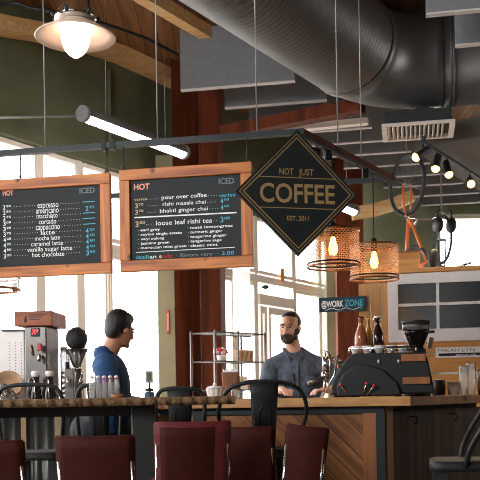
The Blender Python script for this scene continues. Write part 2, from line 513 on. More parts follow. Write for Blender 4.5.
# ------------------------------------------------------------------ room shell
W0 = Vector((0, 12.0, 0))                       # the glass wall runs through here along DD
def wall_px(px): return along(W0, DD, px)
CEIL = 4.85
YB = 15.2
HEAD = 3.56
NRM = Vector((DD.y, -DD.x, 0))                  # into the room (towards the right / camera)
wl0, wl1 = W0 - DD * 9.5, wall_px(352)
MD = Matrix((DD, NRM, Vector((0, 0, 1)))).transposed()
def wbox(mb, p0, p1, th, z0, z1, off=0):
    p0, p1 = Vector(p0), Vector(p1); d = p1 - p0; d.z = 0; c = (p0 + p1) / 2 + NRM * off
    return mb.box((c.x, c.y, (z0 + z1) / 2), (d.length, th, z1 - z0), MD)

wa, wb = wl0 - NRM * .13, wl1 - NRM * .13
room = [(wl0.x - .25, -3.6), (8.8, -3.6), (8.8, YB + .2), (wb.x, YB + .2), (wb.x, wb.y), (wa.x, wa.y), (wl0.x - .25, wl0.y)]
fx = lambda x, y, h: (x, y, h)
struct(MB().prism(room, -.1, 0), 'floor', M['floor'], 'grey polished concrete floor')
struct(MB().bb(-40, 24, -12, 50, -.24, -.12), 'ground_outside', M['pavement'], 'pale paving outside the windows')
struct(MB().prism(room, CEIL, CEIL + .15), 'ceiling', M['deck'], 'brown timber deck ceiling')
mb = MB(); wbox(mb, wl0, wl1, .22, HEAD, CEIL)
struct(mb, 'wall_left', M['olive'], 'olive green plaster wall above the windows')
mb = MB(); wbox(mb, wl0, wl1, .2, 0, .18)
struct(mb, 'trim_1', M['cream'], 'cream sill below the windows')
mb = MB(); wbox(mb, wl0, wl1, .07, 2.66, 2.76)
struct(mb, 'trim_2', M['cream'], 'cream transom rail across the windows')
cols = [(-60, 6), (-22, 6), (43, 7), (83, 11), (111, 3), (236, 3), (258, 6), (296, 6), (322, 6), (347, 8)]
posts = []
for i, (px, w) in enumerate(cols):
    p = wall_px(px); wd = w * p.y / F / 1.1
    posts.append(p)
    mb = MB(); wbox(mb, p - DD * wd / 2, p + DD * wd / 2, .05, .18, 2.66); wbox(mb, p - DD * wd * .4, p + DD * wd * .4, .05, 2.76, HEAD)
    struct(mb, 'trim_%d' % (i + 3), M['cream'], 'cream window post')
nwin = 0
def window(p0, p1, z0, z1):
    global nwin; nwin += 1
    d = DD * .03
    p0, p1 = p0 + d, p1 - d
    mb = MB(); t = DD * .03
    wbox(mb, p0, p0 + t, .04, z0, z1); wbox(mb, p1 - t, p1, .04, z0, z1)
    wbox(mb, p0 + t, p1 - t, .07, z0, z0 + .045); wbox(mb, p0 + t, p1 - t, .07, z1 - .045, z1)
    o = struct(mb, 'window_%d' % nwin, M['cream'])
    g = MB(); wbox(g, p0 + t, p1 - t, .008, z0 + .045, z1 - .045); g.build('glass', M['pane'], o)
allp = [wl0 + DD * .1] + posts
for a, b in zip(allp[:-1], allp[1:]):
    door = abs(proj(a)[0] - 258) < 2
    window(a, b, 2.78, HEAD - .01)
    if not door: window(a, b, .2, 2.65)
# glazed double door
a, b = wall_px(260), wall_px(294)
mid = wall_px(268.5)
dr = MB(); 
wbox(dr, a, b, .1, 2.36, 2.5)
o = struct(dr, 'door_1', M['cream'], 'cream glazed entrance door')
for q0, q1 in ((a, mid), (mid, b)):
    lf = MB(); s = DD * .09
    wbox(lf, q0 + DD * .03, q0 + s, .06, .02, 2.34); wbox(lf, q1 - s, q1 - DD * .02, .06, .02, 2.34)
    wbox(lf, q0 + s, q1 - s, .06, .02, .25); wbox(lf, q0 + s, q1 - s, .06, 2.24, 2.34)
    l = lf.build('door_leaf', M['cream'], o)
    g = MB(); wbox(g, q0 + s, q1 - s, .01, .25, 2.24); g.build('glass', M['pane'], l)
g = MB(); wbox(g, a, b, .01, 2.5, 2.65); g.build('glass', M['pane'], o)
hb = MB(); hp = at(265.5, 287, mid.y - .25); hb.ell((hp.x, hp.y, hp.z), (.05, .05, .03)); hb.bar(hp, mid + Vector((0, 0, hp.z)), .02, .02); hb.build('door_closer', M['steel'], o)

# far end wall with a bright window, right side wall, rear wall
x0b = wl1.x + .02; xw0 = at(437, 250, YB).x; xw1 = at(520, 250, YB).x
zw0, zw1 = 1.4, at(460, 214, YB).z
mb = MB(); mb.bb(x0b, xw0, YB, YB + .2, 0, CEIL); mb.bb(xw0, xw1, YB, YB + .2, 0, zw0); mb.bb(xw0, xw1, YB, YB + .2, zw1, CEIL); mb.bb(xw1, 8.8, YB, YB + .2, 0, CEIL)
struct(mb, 'wall_back', M['sage'], 'sage green end wall')
fr = MB(); t = .07
fr.bb(xw0, xw1, YB + .04, YB + .16, zw0, zw0 + t); fr.bb(xw0, xw1, YB + .04, YB + .16, zw1 - t, zw1); fr.bb(xw0, xw0 + t, YB + .04, YB + .16, zw0 + t, zw1 - t); fr.bb(xw1 - t, xw1, YB + .04, YB + .16, zw0 + t, zw1 - t)
nwin += 1
o = struct(fr, 'window_%d' % nwin, M['cream'], 'white window in the far end wall')
MB().bb(xw0 + t, xw1 - t, YB + .09, YB + .1, zw0 + t, zw1 - t).build('glass', M['pane'], o)
struct(MB().bb(8.6, 8.8, -3.4, YB, 0, CEIL), 'wall_right', M['olive'], 'olive side wall')
struct(MB().bb(-7, 8.6, -3.6, -3.4, 0, CEIL), 'wall_rear', M['olive'], 'olive rear wall behind the camera')
# side of the room left of the camera, up to the glass wall
p = wl0
struct(MB().bb(p.x - .25, p.x - .05, -3.4, p.y, 0, CEIL), 'wall_side', M['olive'], 'olive side wall by the camera')

# timber along the head of the green wall, ceiling purlins
mb = MB(); pts = []
for px, py in ((-40, 19), (0, 27), (40, 34), (80, 44), (113, 55), (150, 72), (178, 86)):
    q = wall_px(px) + NRM * .2; z = at(px, py, q.y).z; pts.append(Vector((q.x, q.y, z)))
for a, b in zip(pts[:-1], pts[1:]):
    mb.bar(a, b + (b - a) * .0, .2, .14)
struct(mb, 'glulam_beam', M['glulam'], 'curved honey timber beam along the green wall')
for i, (xa, ya, Y) in enumerate([(102, 0, 8.0)]):
    p = at(xa, ya - 2, 7.6); p = Vector((p.x, p.y, 4.70)); q0 = p - DD * 2.5; q1 = p + DD * 2.2
    struct(MB().bar(q0, q1, .12, .12), 'ceiling_beam', M['glulam'], 'honey timber purlin under the ceiling')
    d = Vector((.55, -.12, .03))
    struct(MB().bar(q0 + d, q1 + d + DD * .6, .1, .2), 'ceiling_beam_dark', M['steel'], 'dark steel purlin under the ceiling')

# brown timber pillar and painted columns
YP = 10.0
def box_px(mb, px0, px1, Y, dep, z0, z1):
    a, b = at(px0, 390, Y), at(px1, 390, Y); return mb.bb(a.x, b.x, Y, Y + dep, z0, z1)
mb = MB(); a, b, c, b2_ = at(176, 390, YP), at(202, 390, YP - .02), at(222, 390, YP + .03), at(202, 390, YP + .22)
fx = lambda x, y, h: (x, y, h)
mb.prism([(a.x, a.y), (b2_.x - .01, b2_.y), (b2_.x - .01, b.y + .5), (a.x + .03, a.y + .45)], 0, CEIL, fx)
mb.prism([(b.x, b.y), (c.x, c.y), (c.x + .05, c.y + .4), (b.x, b.y + .5)], 0, CEIL, fx)
zc = at(200, 309, YP).z
mb.bar(Vector((a.x, a.y - .004, zc)), Vector((b2_.x - .02, b2_.y - .004, zc)), .02, .012)
struct(mb, 'pillar', M['redwood'], 'red-brown timber pillar behind the tea board')
struct(box_px(MB(), 159, 178, YP + .3, .12, 0, HEAD + .3), 'column', M['olive_col'], 'olive painted column beside the brown pillar')
struct(box_px(MB(), 328, 338.5, 13.6, .3, 0, CEIL), 'column_far', M['olive_col'], 'olive painted column by the end of the windows')
struct(box_px(MB(), 338.6, 366, 13.2, .35, 0, CEIL), 'pillar_far', M['redwood'], 'red-brown timber pillar behind the syrup bottles')
# red-brown crossbeam and white beam behind the baffles
pa = at(223, 133, 9.85)
pb = at(362, 107, 9.0); pb.z = pa.z
struct(MB().bar(pa, pb, .16, .12), 'crossbeam', M['redwood'], 'red-brown timber crossbeam under the ceiling')
pa2 = at(272, 131, 9.95); pb2 = at(368, 122, 9.65); pb2.z = pa2.z
struct(MB().bar(pa2, pb2, .1, .06), 'crossbeam_white', M['cream'], 'white painted crossbeam under the ceiling')
pts = [at(352, 214, 13.0), at(375, 210, 13.0), at(395, 204, 13.0), at(412, 196, 13.0)]
mb = MB()
for a, b in zip(pts[:-1], pts[1:]): mb.bar(a, b, .2, .16)
struct(mb, 'glulam_beam_far', M['glulam'], 'pale curved timber beam near the end wall')

# ------------------------------------------------------------------ overhead services
OS = 1.3                                            # everything under the ceiling hangs this much farther back and higher
# spiral duct
DR = .45
dq = at(306, 85, 6.6 * OS)
ax0 = dq + Vector((.33, -.22, .33))                 # axis point near the elbow
dend = ax0 + DD * .1
dst = ax0 - DD * 2.6
mb = MB(); N = 46; L = (dend - dst).length
x, y = frame3(DD); rings = []
for i in range(N * 2 + 1):
    rr = DR + (.012 if i % 2 else 0.0); p = dst + DD * (L * i / (N * 2))
    rings.append([p + (x * math.cos(2 * math.pi * k / 80) + y * math.sin(2 * math.pi * k / 80)) * rr for k in range(81)])
mb.sheet(rings, None, False)
duct = thing('spiral_duct', 'large round ribbed metal air duct below the ceiling', 'air duct', dst)
for v in mb.v: v -= dst
mb.build('ribbed_run', M['duct'], duct)
# elbow towards the right and the straight run
el = []; ctr = dend + AX * .62
for i in range(13):
    t = i / 12
    d = (DD * (1 - t) + AX * t).normalized()
    el.append(d)
path = [dend.copy()]
for d in el: path.append(path[-1] + d * .09)
e2 = path[-1].copy(); path.append(e2 + AX * 3.2)
rl = [DR] * (len(path)); rl[0] = DR + .012; rl[1] = DR + .02
mb = MB(); mb.tube([p - dst for p in path[:-1]], rl[:-1], 40); mb.build('elbow', M['duct'], duct)
mb = MB(); mb.tube([path[-2] - dst - AX * .02, path[-1] - dst], DR - .005, 40)
for t in (.05, .07, 1.2): mb.tube([e2 + AX * t - dst, e2 + AX * (t + .03) - dst], DR + .014, 40)
mb.build('cross_run', M['duct'], duct)

# diffuser under the duct
g0 = at(418, 131, 8.82)
vent = thing('air_diffuser', 'white slatted supply air grille below the metal duct', 'vent', g0, DA)
mb = MB(); w, d = .345, .25
mb.bb(-w, w, -d, -d + .04, -.005, .02); mb.bb(-w, w, d - .04, d, -.02, .02); mb.bb(-w, -w + .05, -d + .04, d - .04, -.02, .02); mb.bb(w - .05, w, -d + .04, d - .04, -.02, .02)
mb.build('frame', M['vent'], vent)
mb = MB()
for i in range(13):
    xx = -w + .07 + i * .0425; mb.box((xx, 0, .0), (.006, 2 * d - .08, .036), Matrix.Rotation(R(35), 3, 'Y'))
mb.build('slats', M['vent'], vent)
mb = MB(); mb.bb(-w + .03, w - .03, -d + .03, d - .03, .021, .14); mb.build('plenum_box', M['steel'], vent)
crp = e2 + AX * ((g0.x + .12 - e2.x) / AX.x) - g0; zb_ = crp.z - DR - .05
Zr = Matrix.Rotation(-DA, 3, 'Z'); crp = Zr @ crp
mb = MB(); mb.cone((crp.x * .4, crp.y, .139), (crp.x * .4, crp.y, zb_ + .01), .14, .12, 18); mb.build('neck', M['duct'], vent)

# rectangular wrapped duct on the right, carrying the track lights
rb0 = at(398, 141, 6.9 * OS); rbz = rb0.z
BOXQ = q0 = Vector((rb0.x, rb0.y, 0)) ; perp = Vector((DD.y, -DD.x, 0))
mb = MB()
A0, A1 = q0 + DD * .45, q0 + DD * 4.4
mb.prism([(A0.x, A0.y), (A1.x, A1.y), (A1.x + perp.x * .9, A1.y + perp.y * .9), (A0.x + perp.x * .9, A0.y + perp.y * .9)], rbz, rbz + .24, fx)
o = mb.build('box_duct', M['greybox']); tag(o, 'grey rectangular duct running back above the track lights', 'air duct')

# acoustic baffles
grp = 'grey felt baffles hung below the ceiling'
def baffle(px0, px1, py1, Y, h, label):
    z = CAMZ + (CY - py1) / F * Y
    b0 = at(px1, py1, Y)
    wd = (px1 - px0) * Y / F
    r = thing('acoustic_baffle', label, 'acoustic baffle', (b0.x, b0.y, b0.z), DA, grp)
    MB().bb(-wd, 0, -.025, .025, .012, h).build('panel', M['baffle'], r)
    MB().bb(-wd, 0, -.027, .027, 0, .0118).build('bottom_edge', M['baffle_edge'], r)
    mb = MB()
    for xx in (-wd + .08, -.08): mb.tube([(xx, 0, h), (xx, 0, CEIL - b0.z)], .004, 5)
    mb.build('hanger', M['cable'], r)
    return r
ord_ = ['nearest', 'second', 'third', 'fourth', 'fifth', 'sixth', 'seventh', 'eighth', 'ninth', 'tenth', 'eleventh', 'twelfth', 'thirteenth', 'fourteenth']
Yb = [y * OS for y in (6.75, 7.2, 7.6, 7.95, 8.35, 8.75, 9.2, 9.65, 10.1, 10.6, 11.1)]
bz = at(295, 82, Yb[0]).z
br = at(295, 82, Yb[0])
for i, Y in enumerate(Yb):
    t = (Y - Yb[0]) / DD.y; p = br + DD * t; p.z = bz
    px, py = proj(p)
    wd = (.88 if i != 1 else .83) * OS
    baffle(px - wd * F / Y, px, py, Y, .47 * OS, 'grey felt ceiling baffle, %s of the row left of the metal duct' % ord_[i])
baffle(428, 530, 6.5, 4.55 * OS, .4 * OS, 'grey felt ceiling baffle at the top right corner, the nearer')
baffle(458, 560, 38, 4.95 * OS, .4 * OS, 'grey felt ceiling baffle at the top right corner, the farther and lower in view')

# enamel pendant lamp
lp = at(75.5, 34, 4.5)
pl = thing('pendant_lamp', 'enamel pendant lamp with wide flat rim and glowing glass globe', 'lamp', lp)
mb = MB(); mb.lathe([(.055, .07), (.085, .055), (.12, .032), (.165, .005), (.198, -.014), (.201, -.018), (.198, -.021), (.16, -.003), (.115, .022), (.06, .045), (.055, .07)], 40)
mb.build('lamp_shade', M['lampshade_in'], pl)
mb = MB(); mb.lathe([(.0, .27), (.062, .27), (.074, .25), (.076, .13), (.082, .125), (.084, .115), (.098, .1), (.105, .083), (.105, .07), (.08, .06), (0, .06)], 28)
mb.build('lamp_holder', M['chrome'], pl)
mb = MB()
for k in range(6):
    a = k * math.pi / 3 + .3; mb.cone((.1 * math.cos(a), .1 * math.sin(a), .075), (.118 * math.cos(a), .118 * math.sin(a), .095), .012, .008, 8)
    mb.tube([(.066 * math.cos(a), .066 * math.sin(a), .12), (.066 * math.cos(a), .066 * math.sin(a), .25)], .005, 6)
mb.build('thumb_screws', M['steel'], pl)
mb = MB(); mb.lathe([(.066, .05), (.074, .02), (.074, -.01), (.069, -.045), (.056, -.078), (.036, -.102), (.014, -.117), (0, -.12)], 28); mb.build('glass_globe', M['bulb'], pl)
mb = MB(); mb.tube([(0, 0, .27), (0, 0, CEIL - lp.z)], .012, 8); mb.build('stem', M['steel'], pl)

# fluorescent tubes
def tube_light(name, pa, py_a, Y, pxb, label, L=None):
    a = at(pa, py_a, Y); b = along(a, DD, pxb)
    r = thing(name, label, 'tube light', a)
    d = (b - a); u = d.normalized()
    mb = MB(); ln = d.length
    x, y = frame3(u)
    side = Vector((0, 0, 1))
    hs = MB(); n = 16; rows = []
    for i in (0, 1):
        rows.append([u * (ln * i) + (side * math.sin(t) + u.cross(side) * math.cos(t)) * .068 for t in [R(-20) + R(220) * k / n for k in range(n + 1)]])
    hs.sheet(rows, .006); hs.build('housing', M['greybox'], r)
    for q0_, q1_ in ((-.03, .012), (ln - .012, ln + .03)): MB().cone(u * q0_, u * q1_, .074, .074, 20).build('end_cap', M['baffle'], r)
    MB().tube([u * .02 - side * .016, u * (ln - .02) - side * .016], .052, 16).build('tube', M['tube'], r)
    mb = MB()
    for t in (.2, .8): q = u * (ln * t) + side * .07; mb.tube([q, Vector((q.x, q.y, CEIL - a.z))], .004, 5)
    mb.build('hanger', M['cable'], r)
    return r
tube_light('tube_light', 84, 114, 8.0, 183, 'long fluorescent tube light hung before the green wall')
tube_light('tube_light', 316, 195, 10.45, 354, 'fluorescent tube light behind the diamond coffee sign')
cd = at(-30, 118, 7.75); ce = at(75, 116, 7.96)
tag(MB().tube([cd, ce], .012, 8).build('conduit', M['cable']), 'thin grey conduit running to the end of the long tube light', 'conduit')
cd = at(109, 70, 9.6); mb = MB(); mb.tube([cd, at(109.5, 112, 9.6), at(110, 158, 9.6)], .022, 8)
tag(mb.build('drop_conduit', M['olive']), 'green painted conduit running down the olive wall', 'conduit')
mb = MB(); mb.tube([at(0, 5, 7.6), at(18, 3, 7.6), at(30, 8, 7.6), at(50, 11, 7.6), at(72, 14, 7.7), at(118, 28, 8.2), at(150, 40, 8.6), at(178, 55, 9.0)], .016, 6)
tag(mb.build('power_cord', M['black']), 'black power cord strung under the timber ceiling', 'cord')

# suspended steel frame
FC = at(301, 132, 5.6); FZ = FC.z
FL = along(FC, AX, -40); FR = along(FC, DD, 393)
fr = thing('suspended_frame', 'dark steel pipe frame hung on cables carrying the menu boards and sign', 'hanging frame', FC)
MB().bar(FL - FC, AX * .02, .045, .034).build('front_rail', M['steel'], fr)
MB().bar(DD * -.0, FR - FC, .05, .03).build('side_rail', M['redwood'], fr)
MB().bar(DD * -.0 + Vector((0, 0, -.026)), FR - FC + Vector((0, 0, -.026)), .03, .02).build('side_rail_channel', M['steel'], fr)
RR = FR - AX * 4.2
MB().bar(RR - FC, FR - FC, .045, .034).build('rear_rail', M['steel'], fr)
for px, base, d in ((45.5, FC, AX), (157.7, FC, AX), (257, FC, AX), (338, FC, DD), (361.5, FC, DD)):
    q = along(base, d, px) - FC
    MB().tube([q, Vector((q.x, q.y, CEIL - FZ))], .0045, 6).build('cable', M['cable'], fr)
for px in (328, 365):
    q = along(FC, DD, px) - FC
    MB().bb(q.x - .02, q.x + .02, q.y - .02, q.y + .02, -.1, -.03).build('clamp', M['black_steel'], fr)
for px in (104, 113):
    q = along(FC, AX, px) - FC
    MB().bb(q.x - .014, q.x + .014, q.y - .03, q.y + .03, -.03, .03).build('rail_joint', M['steel'], fr)

# ------------------------------------------------------------------ menu boards
def menu_board(pxl, pxr, pyl_top, label, group, hscale=1.0):
    l = along(FC, AX, pxl); r = along(FC, AX, pxr)
    k = (r - l).length / (pxr - pxl)
    zt = at(pxl, pyl_top, l.y).z
    c = (l + r) / 2
    kv = c.y / F * hscale
    W, H = (r - l).length, 103 * kv
    root = thing('menu_board', label, 'menu board', (c.x, c.y, zt - H), DA, group)
    fw = 11 * kv
    for z0 in (0, H - fw):
        MB().bb(-W / 2, W / 2, -.028, .012, z0, z0 + fw).build('frame_rail', M['pine'], root, bevel=.004)
    for x0 in (-W / 2, W / 2 - fw):
        MB().bb(x0, x0 + fw, -.027, .012, fw + .0005, H - fw - .0005).build('frame_stile', M['pine_v'], root, bevel=.004)
    MB().bb(-W / 2 + fw * .9, W / 2 - fw * .9, -.008, .008, fw * .9, H - fw * .9).build('slate', M['slate'], root)
    for f in (.27, .97) if pxl < 0 else (.03, .965):
        xx = -W / 2 + W * f; mb = MB()
        mb.tube([(xx, -.005, H - .004), (xx, 0, FZ - (zt - H) - .0178)], .004, 6); mb.tube([(xx + .012 * math.cos(a), -.005, H + .012 + .012 * math.sin(a)) for a in [t * math.pi / 5 for t in range(10)]], .004, 6, closed=True)
        mb.build('hook', M['steel'], root)
    return root, k, W, H, kv
class Ink:
    def __init__(s, root, k, W, H, kv): s.r, s.k, s.W, s.H, s.kv, s.m = root, k, W, H, kv, {}
    def fn(s, a, b): return Vector((-s.W / 2 + a * s.k, -.0095, s.H + b * s.kv))
    def t(s, col, txt, x0, x1, v, h, bold=.012):
        put_text(s.m.setdefault(col, MB()), txt, x0, x1, -(v + h / 2), h, s.fn, bold)
    def price(s, col, big, small, x, v, h=4.2):
        s.t(col, big, x, x + h * .62, v, h * 1.15); s.t(col, small, x + h * .8, x + h * 1.9, v - h * .25, h * .55)
    def dots(s, col, x0, x1, v, step=2.6, r=.32):
        m = s.m.setdefault(col, MB()); x = x0
        while x < x1:
            m.add([s.fn(x + r * math.cos(a), -v + r * math.sin(a)) for a in [q * math.pi / 3 for q in range(6)]], [tuple(range(6))]); x += step
    def line(s, col, x0, x1, v0, v1, w):
        m = s.m.setdefault(col, MB())
        m.add([s.fn(x0, -(v0 - w / 2)), s.fn(x1, -(v1 - w / 2)), s.fn(x1, -(v1 + w / 2)), s.fn(x0, -(v0 + w / 2))], [(0, 1, 2, 3)])
    def done(s):
        for col, m in s.m.items():
            o = m.build('lettering', M[col], s.r); o['label'] = {'chalk': 'white chalk lettering', 'chalk_blue': 'blue chalk lettering', 'chalk_coral': 'coral chalk lettering', 'chalk_red': 'red chalk lettering', 'chalk_tan': 'tan chalk lettering', 'chalk_grey': 'grey chalk lettering'}[col]

grp = 'wood framed chalk menu boards'
ink = Ink(*menu_board(-12, 110.5, 181.7, 'framed chalkboard listing espresso drinks, hung left of the tea board', grp, .955))
o_ = 12
ink.t('chalk_coral', 'HOT', 3 + o_, 14 + o_, 13.5, 5.6, .03); ink.t('chalk_grey', 'ICED', 80 + o_, 95 + o_, 16, 5.6, .02)
rows = [('espresso', 38, 59, '2', '50', None), ('americano', 36.5, 59, '2', '50', ('2', '75')), ('macchiato', 37, 58, '2', '75', None), ('cortado', 39, 56.5, '3', '00', None), ('cappuccino', 36, 60, '3', '25', None),
        ('latte', 41, 55, '3', '75', ('4', '25')), ('mocha latte', 35, 60, '4', '25', ('4', '50')), ('caramel latte', 31, 63, '4', '25', ('4', '50')), ('vanilla sugar latte', 27, 72, '4', '50', ('4', '50')), ('hot chocolate', 32, 64, '3', '25', ('3', '50'))]
for i, (s, x0, x1, a, b, ic) in enumerate(rows):
    v = 28.4 + 5.75 * i
    ink.t('chalk', s, x0 + o_, x1 + o_, v - (.3 if i < 5 and i != 3 else 0), 6.8 if i in (0, 1, 4) else 5.6 if i in (2, 3) else 5.0, .0); ink.price('chalk', a, b, 3 + o_, v)
    ink.dots('chalk', 14.5 + o_, x0 - 2 + o_, v); ink.dots('chalk', x1 + 2 + o_, 81 + o_, v)
    if ic: ink.price('chalk_blue', ic[0], ic[1], 85.5 + o_, v + .6, 4.6)
    else: ink.line('chalk_blue', 83 + o_, 95 + o_, v - .4, v - .6, .8)
ink.done()

ink = Ink(*menu_board(119.5, 251.5, 171.0, 'framed chalkboard listing pour over coffee and teas, hung beside the diamond sign', grp))
o_ = -119.5
def t2(col, s, x0, x1, v, h, b=.005): ink.t(col, s, x0 + o_, x1 + o_, v, h, b)
t2('chalk_coral', 'HOT', 134, 150, 17.5, 6, .03); t2('chalk_grey', 'ICED', 219, 234, 17, 6, .015)
t2('chalk_tan', 'varies', 134, 147, 30, 2.9); t2('chalk', 'pour over coffee', 162, 207, 29.5, 4.3); t2('chalk_blue', 'varies', 219, 235, 31, 3.6)
t2('chalk', 'rishi masala chai', 163, 206, 36.3, 3.9); t2('chalk', 'bhakti ginger chai', 160, 208, 43, 4.0)
for v in (36.5, 43): ink.price('chalk_tan', '3', '70', 135 + o_, v, 4.4); ink.price('chalk_blue', '4', '00', 220.5 + o_, v, 4.4)
for v, a, b in ((30, 162, 207), (36.5, 163, 206), (43.2, 160, 208)): ink.dots('chalk', 148 + o_, a - 2 + o_, v + .8); ink.dots('chalk', b + 2 + o_, 218 + o_, v + .8)
ink.line('chalk', 134 + o_, 236 + o_, 48.4, 49.0, 1.3)
ink.price('chalk_tan', '3', '00', 135 + o_, 55, 5.2); t2('chalk', 'loose leaf rishi tea', 156, 212, 55, 4.9); ink.price('chalk_blue', '3', '00', 220 + o_, 55, 5)
ink.dots('chalk', 146 + o_, 154 + o_, 56); ink.dots('chalk', 214 + o_, 219 + o_, 56)
for i, (s, x1) in enumerate((('earl grey', 160), ('ceylon single estate', 182), ('wuyi oolong', 164), ('jasmine green', 169), ('moroccan mint green', 186))):
    t2('chalk', s, 140, x1, 61.2 + 4.5 * i, 2.7, .015); ink.dots('chalk', 138 + o_, 138.5 + o_, 61.5 + 4.5 * i)
for i, (s, x1) in enumerate((('maté lemongrass', 232), ('turmeric ginger', 222), ('tangerine ginger', 226), ('tangerine sage', 221), ('classic mint', 217))):
    t2('chalk', s, 190, x1, 61.4 + 4.5 * i, 2.7, .015); ink.dots('chalk', 188 + o_, 188.5 + o_, 61.5 + 4.5 * i)
ink.line('chalk', 135 + o_, 234 + o_, 83.6, 83.2, .7)
t2('chalk_blue', 'itali', 135.5, 148, 88.4, 4.2); t2('chalk', 'an s', 149, 161, 88.4, 4.0); t2('chalk_red', 'oda', 161.5, 172, 88.4, 4.0); t2('chalk_grey', '· flavors vary', 176, 212, 88.4, 3.8); t2('chalk_blue', '3.00', 221, 233, 88.4, 3.6)
ink.dots('chalk_blue', 214 + o_, 219 + o_, 88.6)
ink.done()

# ------------------------------------------------------------------ diamond sign
ct = at(297, 193.5, 5.55)
sg = thing('diamond_sign', 'black diamond sign with gold NOT JUST COFFEE lettering and border', 'sign', ct, R(13))
k = 5.55 / F; hw, hh = 63.5 * k, 63 * k
xz = lambda a, b, h: (a, h, b)
MB().prism([(-hw, 0), (0, -hh), (hw, 0), (0, hh)], -.012, .012, xz).build('panel', M['sign'], sg)
def dia(mb, s0, s1, y=-.0135):
    P0 = [(-hw * s0, 0), (0, -hh * s0), (hw * s0, 0), (0, hh * s0)]; P1 = [(-hw * s1, 0), (0, -hh * s1), (hw * s1, 0), (0, hh * s1)]
    for i in range(4):
        j = (i + 1) % 4; mb.add([(P0[i][0], y, P0[i][1]), (P0[j][0], y, P0[j][1]), (P1[j][0], y, P1[j][1]), (P1[i][0], y, P1[i][1])], [(0, 1, 2, 3)])
mb = MB(); dia(mb, .945, .93); dia(mb, .885, .862)
for z in (15.2, -15.2):
    x1 = hw * .87 * (1 - abs(z * k) / (hh * .87)); mb.add([(-x1, -.0135, z * k - .0025), (x1, -.0135, z * k - .0025), (x1, -.0135, z * k + .0025), (-x1, -.0135, z * k + .0025)], [(0, 1, 2, 3)])
mb.build('border', M['gold'], sg)
mb = MB(); fn = lambda a, b: (a * k, -.0135, b * k)
put_text(mb, 'NOT', -18.5, -4, 18, 6.6, fn, .012); put_text(mb, 'JUST', 1.5, 17, 18, 6.6, fn, .012)
put_text(mb, 'COFFEE', -39, 39, -9.6, 19.5, fn, .018)
put_text(mb, 'EST. 2011', -11.5, 11.5, -27.5, 4.8, fn, .015)
mb.build('lettering', M['gold'], sg)
mb = MB(); mb.tube([(0, 0, hh - .012), (0, .0, hh + .004), (.02, .022, FZ - ct.z - .0)], .006, 6); mb.build('hook', M['steel'], sg)

# ------------------------------------------------------------------ bar counter
TOP = 1.067
BC = at(411, 398.5, 5.75); BC = Vector((BC.x, BC.y, 0))
BL = along(BC, AX, 148)
nA = Vector((-AX.y, AX.x, 0))                        # away from the camera
END = BC + DD * 2.3
def poly(mb, pts, z0, z1): return mb.prism([(p.x, p.y) for p in pts], z0, z1, fx)
sA = AX.cross(DD).z
in1 = BC + nA * .62
# inner corner of the L
tI = (.62) / DD.dot(nA)
IC = BC - AX * .66 + DD * tI
bar = thing('bar_counter', 'wooden bar counter with pale top and diagonal boarded front', 'bar counter', (0, 0, 0))
poly(MB(), [BL, BC - AX * .002, BC - AX * .66 + DD * tI - AX*0, BL + nA * .62], TOP - .06, TOP).build('countertop', M['counter'], bar, bevel=.004)
poly(MB(), [BC, END, END - AX * .66, IC], TOP - .0605, TOP - .0005).build('return_countertop', M['bar_trim'], bar, bevel=.004)  # darker wood than the front top: shade of the dim end face put into the colour
off = nA * .05
b0, b1 = BL + off + AX * .0, BC + off - AX * .225
def along_panel(mb, p0, p1, th, z0, z1, back=0):
    d = (p1 - p0).normalized(); n = Vector((-d.y, d.x, 0)); c = (p0 + p1) / 2 + n * (th / 2 + back)
    m = Matrix((d, n, Vector((0, 0, 1)))).transposed()
    return mb.box((c.x, c.y, (z0 + z1) / 2), ((p1 - p0).length, th, z1 - z0), m)
zt = TOP - .105
pm = along(BL + off, AX, 201)
def panel(name, p0, p1, mat, z0, z1, back=.02):
    """Panel mesh in a local frame whose x runs along the panel, so that its boards follow it."""
    d = (p1 - p0).normalized(); L = (p1 - p0).length
    o = MB().bb(0, L, 0, .03, 0, z1 - z0).build(name, mat, bar)
    n = Vector((-d.y, d.x, 0)); q = p0 + n * back
    o.location = (q.x, q.y, z0); o.rotation_euler.z = math.atan2(d.y, d.x); return o
panel('front_panel', b0, pm - AX * .04, M['bar_diag_up'], .08, zt)
panel('front_panel', pm + AX * .04, b1 - AX * .085, M['bar_diag'], .08, zt)
mb = MB(); along_panel(mb, b0, b1, .05, TOP - .105, TOP - .061); along_panel(mb, pm - AX * .04, pm + AX * .04, .05, .0, TOP - .105); along_panel(mb, b1 - AX * .0, b1 + AX * .055, .06, 0, TOP - .061); along_panel(mb, b0, b1, .05, 0, .08)
mb.build('steel_frame', M['steel'], bar)
for q0_, q1_ in ((b1 - AX * .085, b1 - AX * .001), (pm - AX * .09, pm - AX * .041)):
    mb = MB(); along_panel(mb, q0_, q1_, .04, .08, zt); mb.build('edge_trim', M['bar_trim'], bar)
c0 = b1 + AX * .058 + DD * .03
mb = MB(); along_panel(mb, c0, c0 + DD * .1, .05, 0, TOP - .061); mb.build('corner_board', M['bar_trim'], bar)
panel('side_panel', c0 + DD * .1, c0 + DD * 2.0, M['bar_vert'], 0, TOP - .1, .0)
mb = MB(); along_panel(mb, c0, c0 + DD * 2.0, .05, TOP - .1, TOP - .061, .03); mb.build('side_rail', M['steel'], bar)
for px in (412, 452):
    q = along(c0, DD, px); q.z = .93
    mb = MB(); n = Vector((DD.y, -DD.x, 0)); mb.tube([q + n * .0, q + n * .05 - Vector((0, 0, .005)), q + n * .06 - Vector((0, 0, .03)), q + n * .05 - Vector((0, 0, .05)), q + n * .03 - Vector((0, 0, .05))], .006, 6)
    mb.build('bag_hook', M['black_steel'], bar)

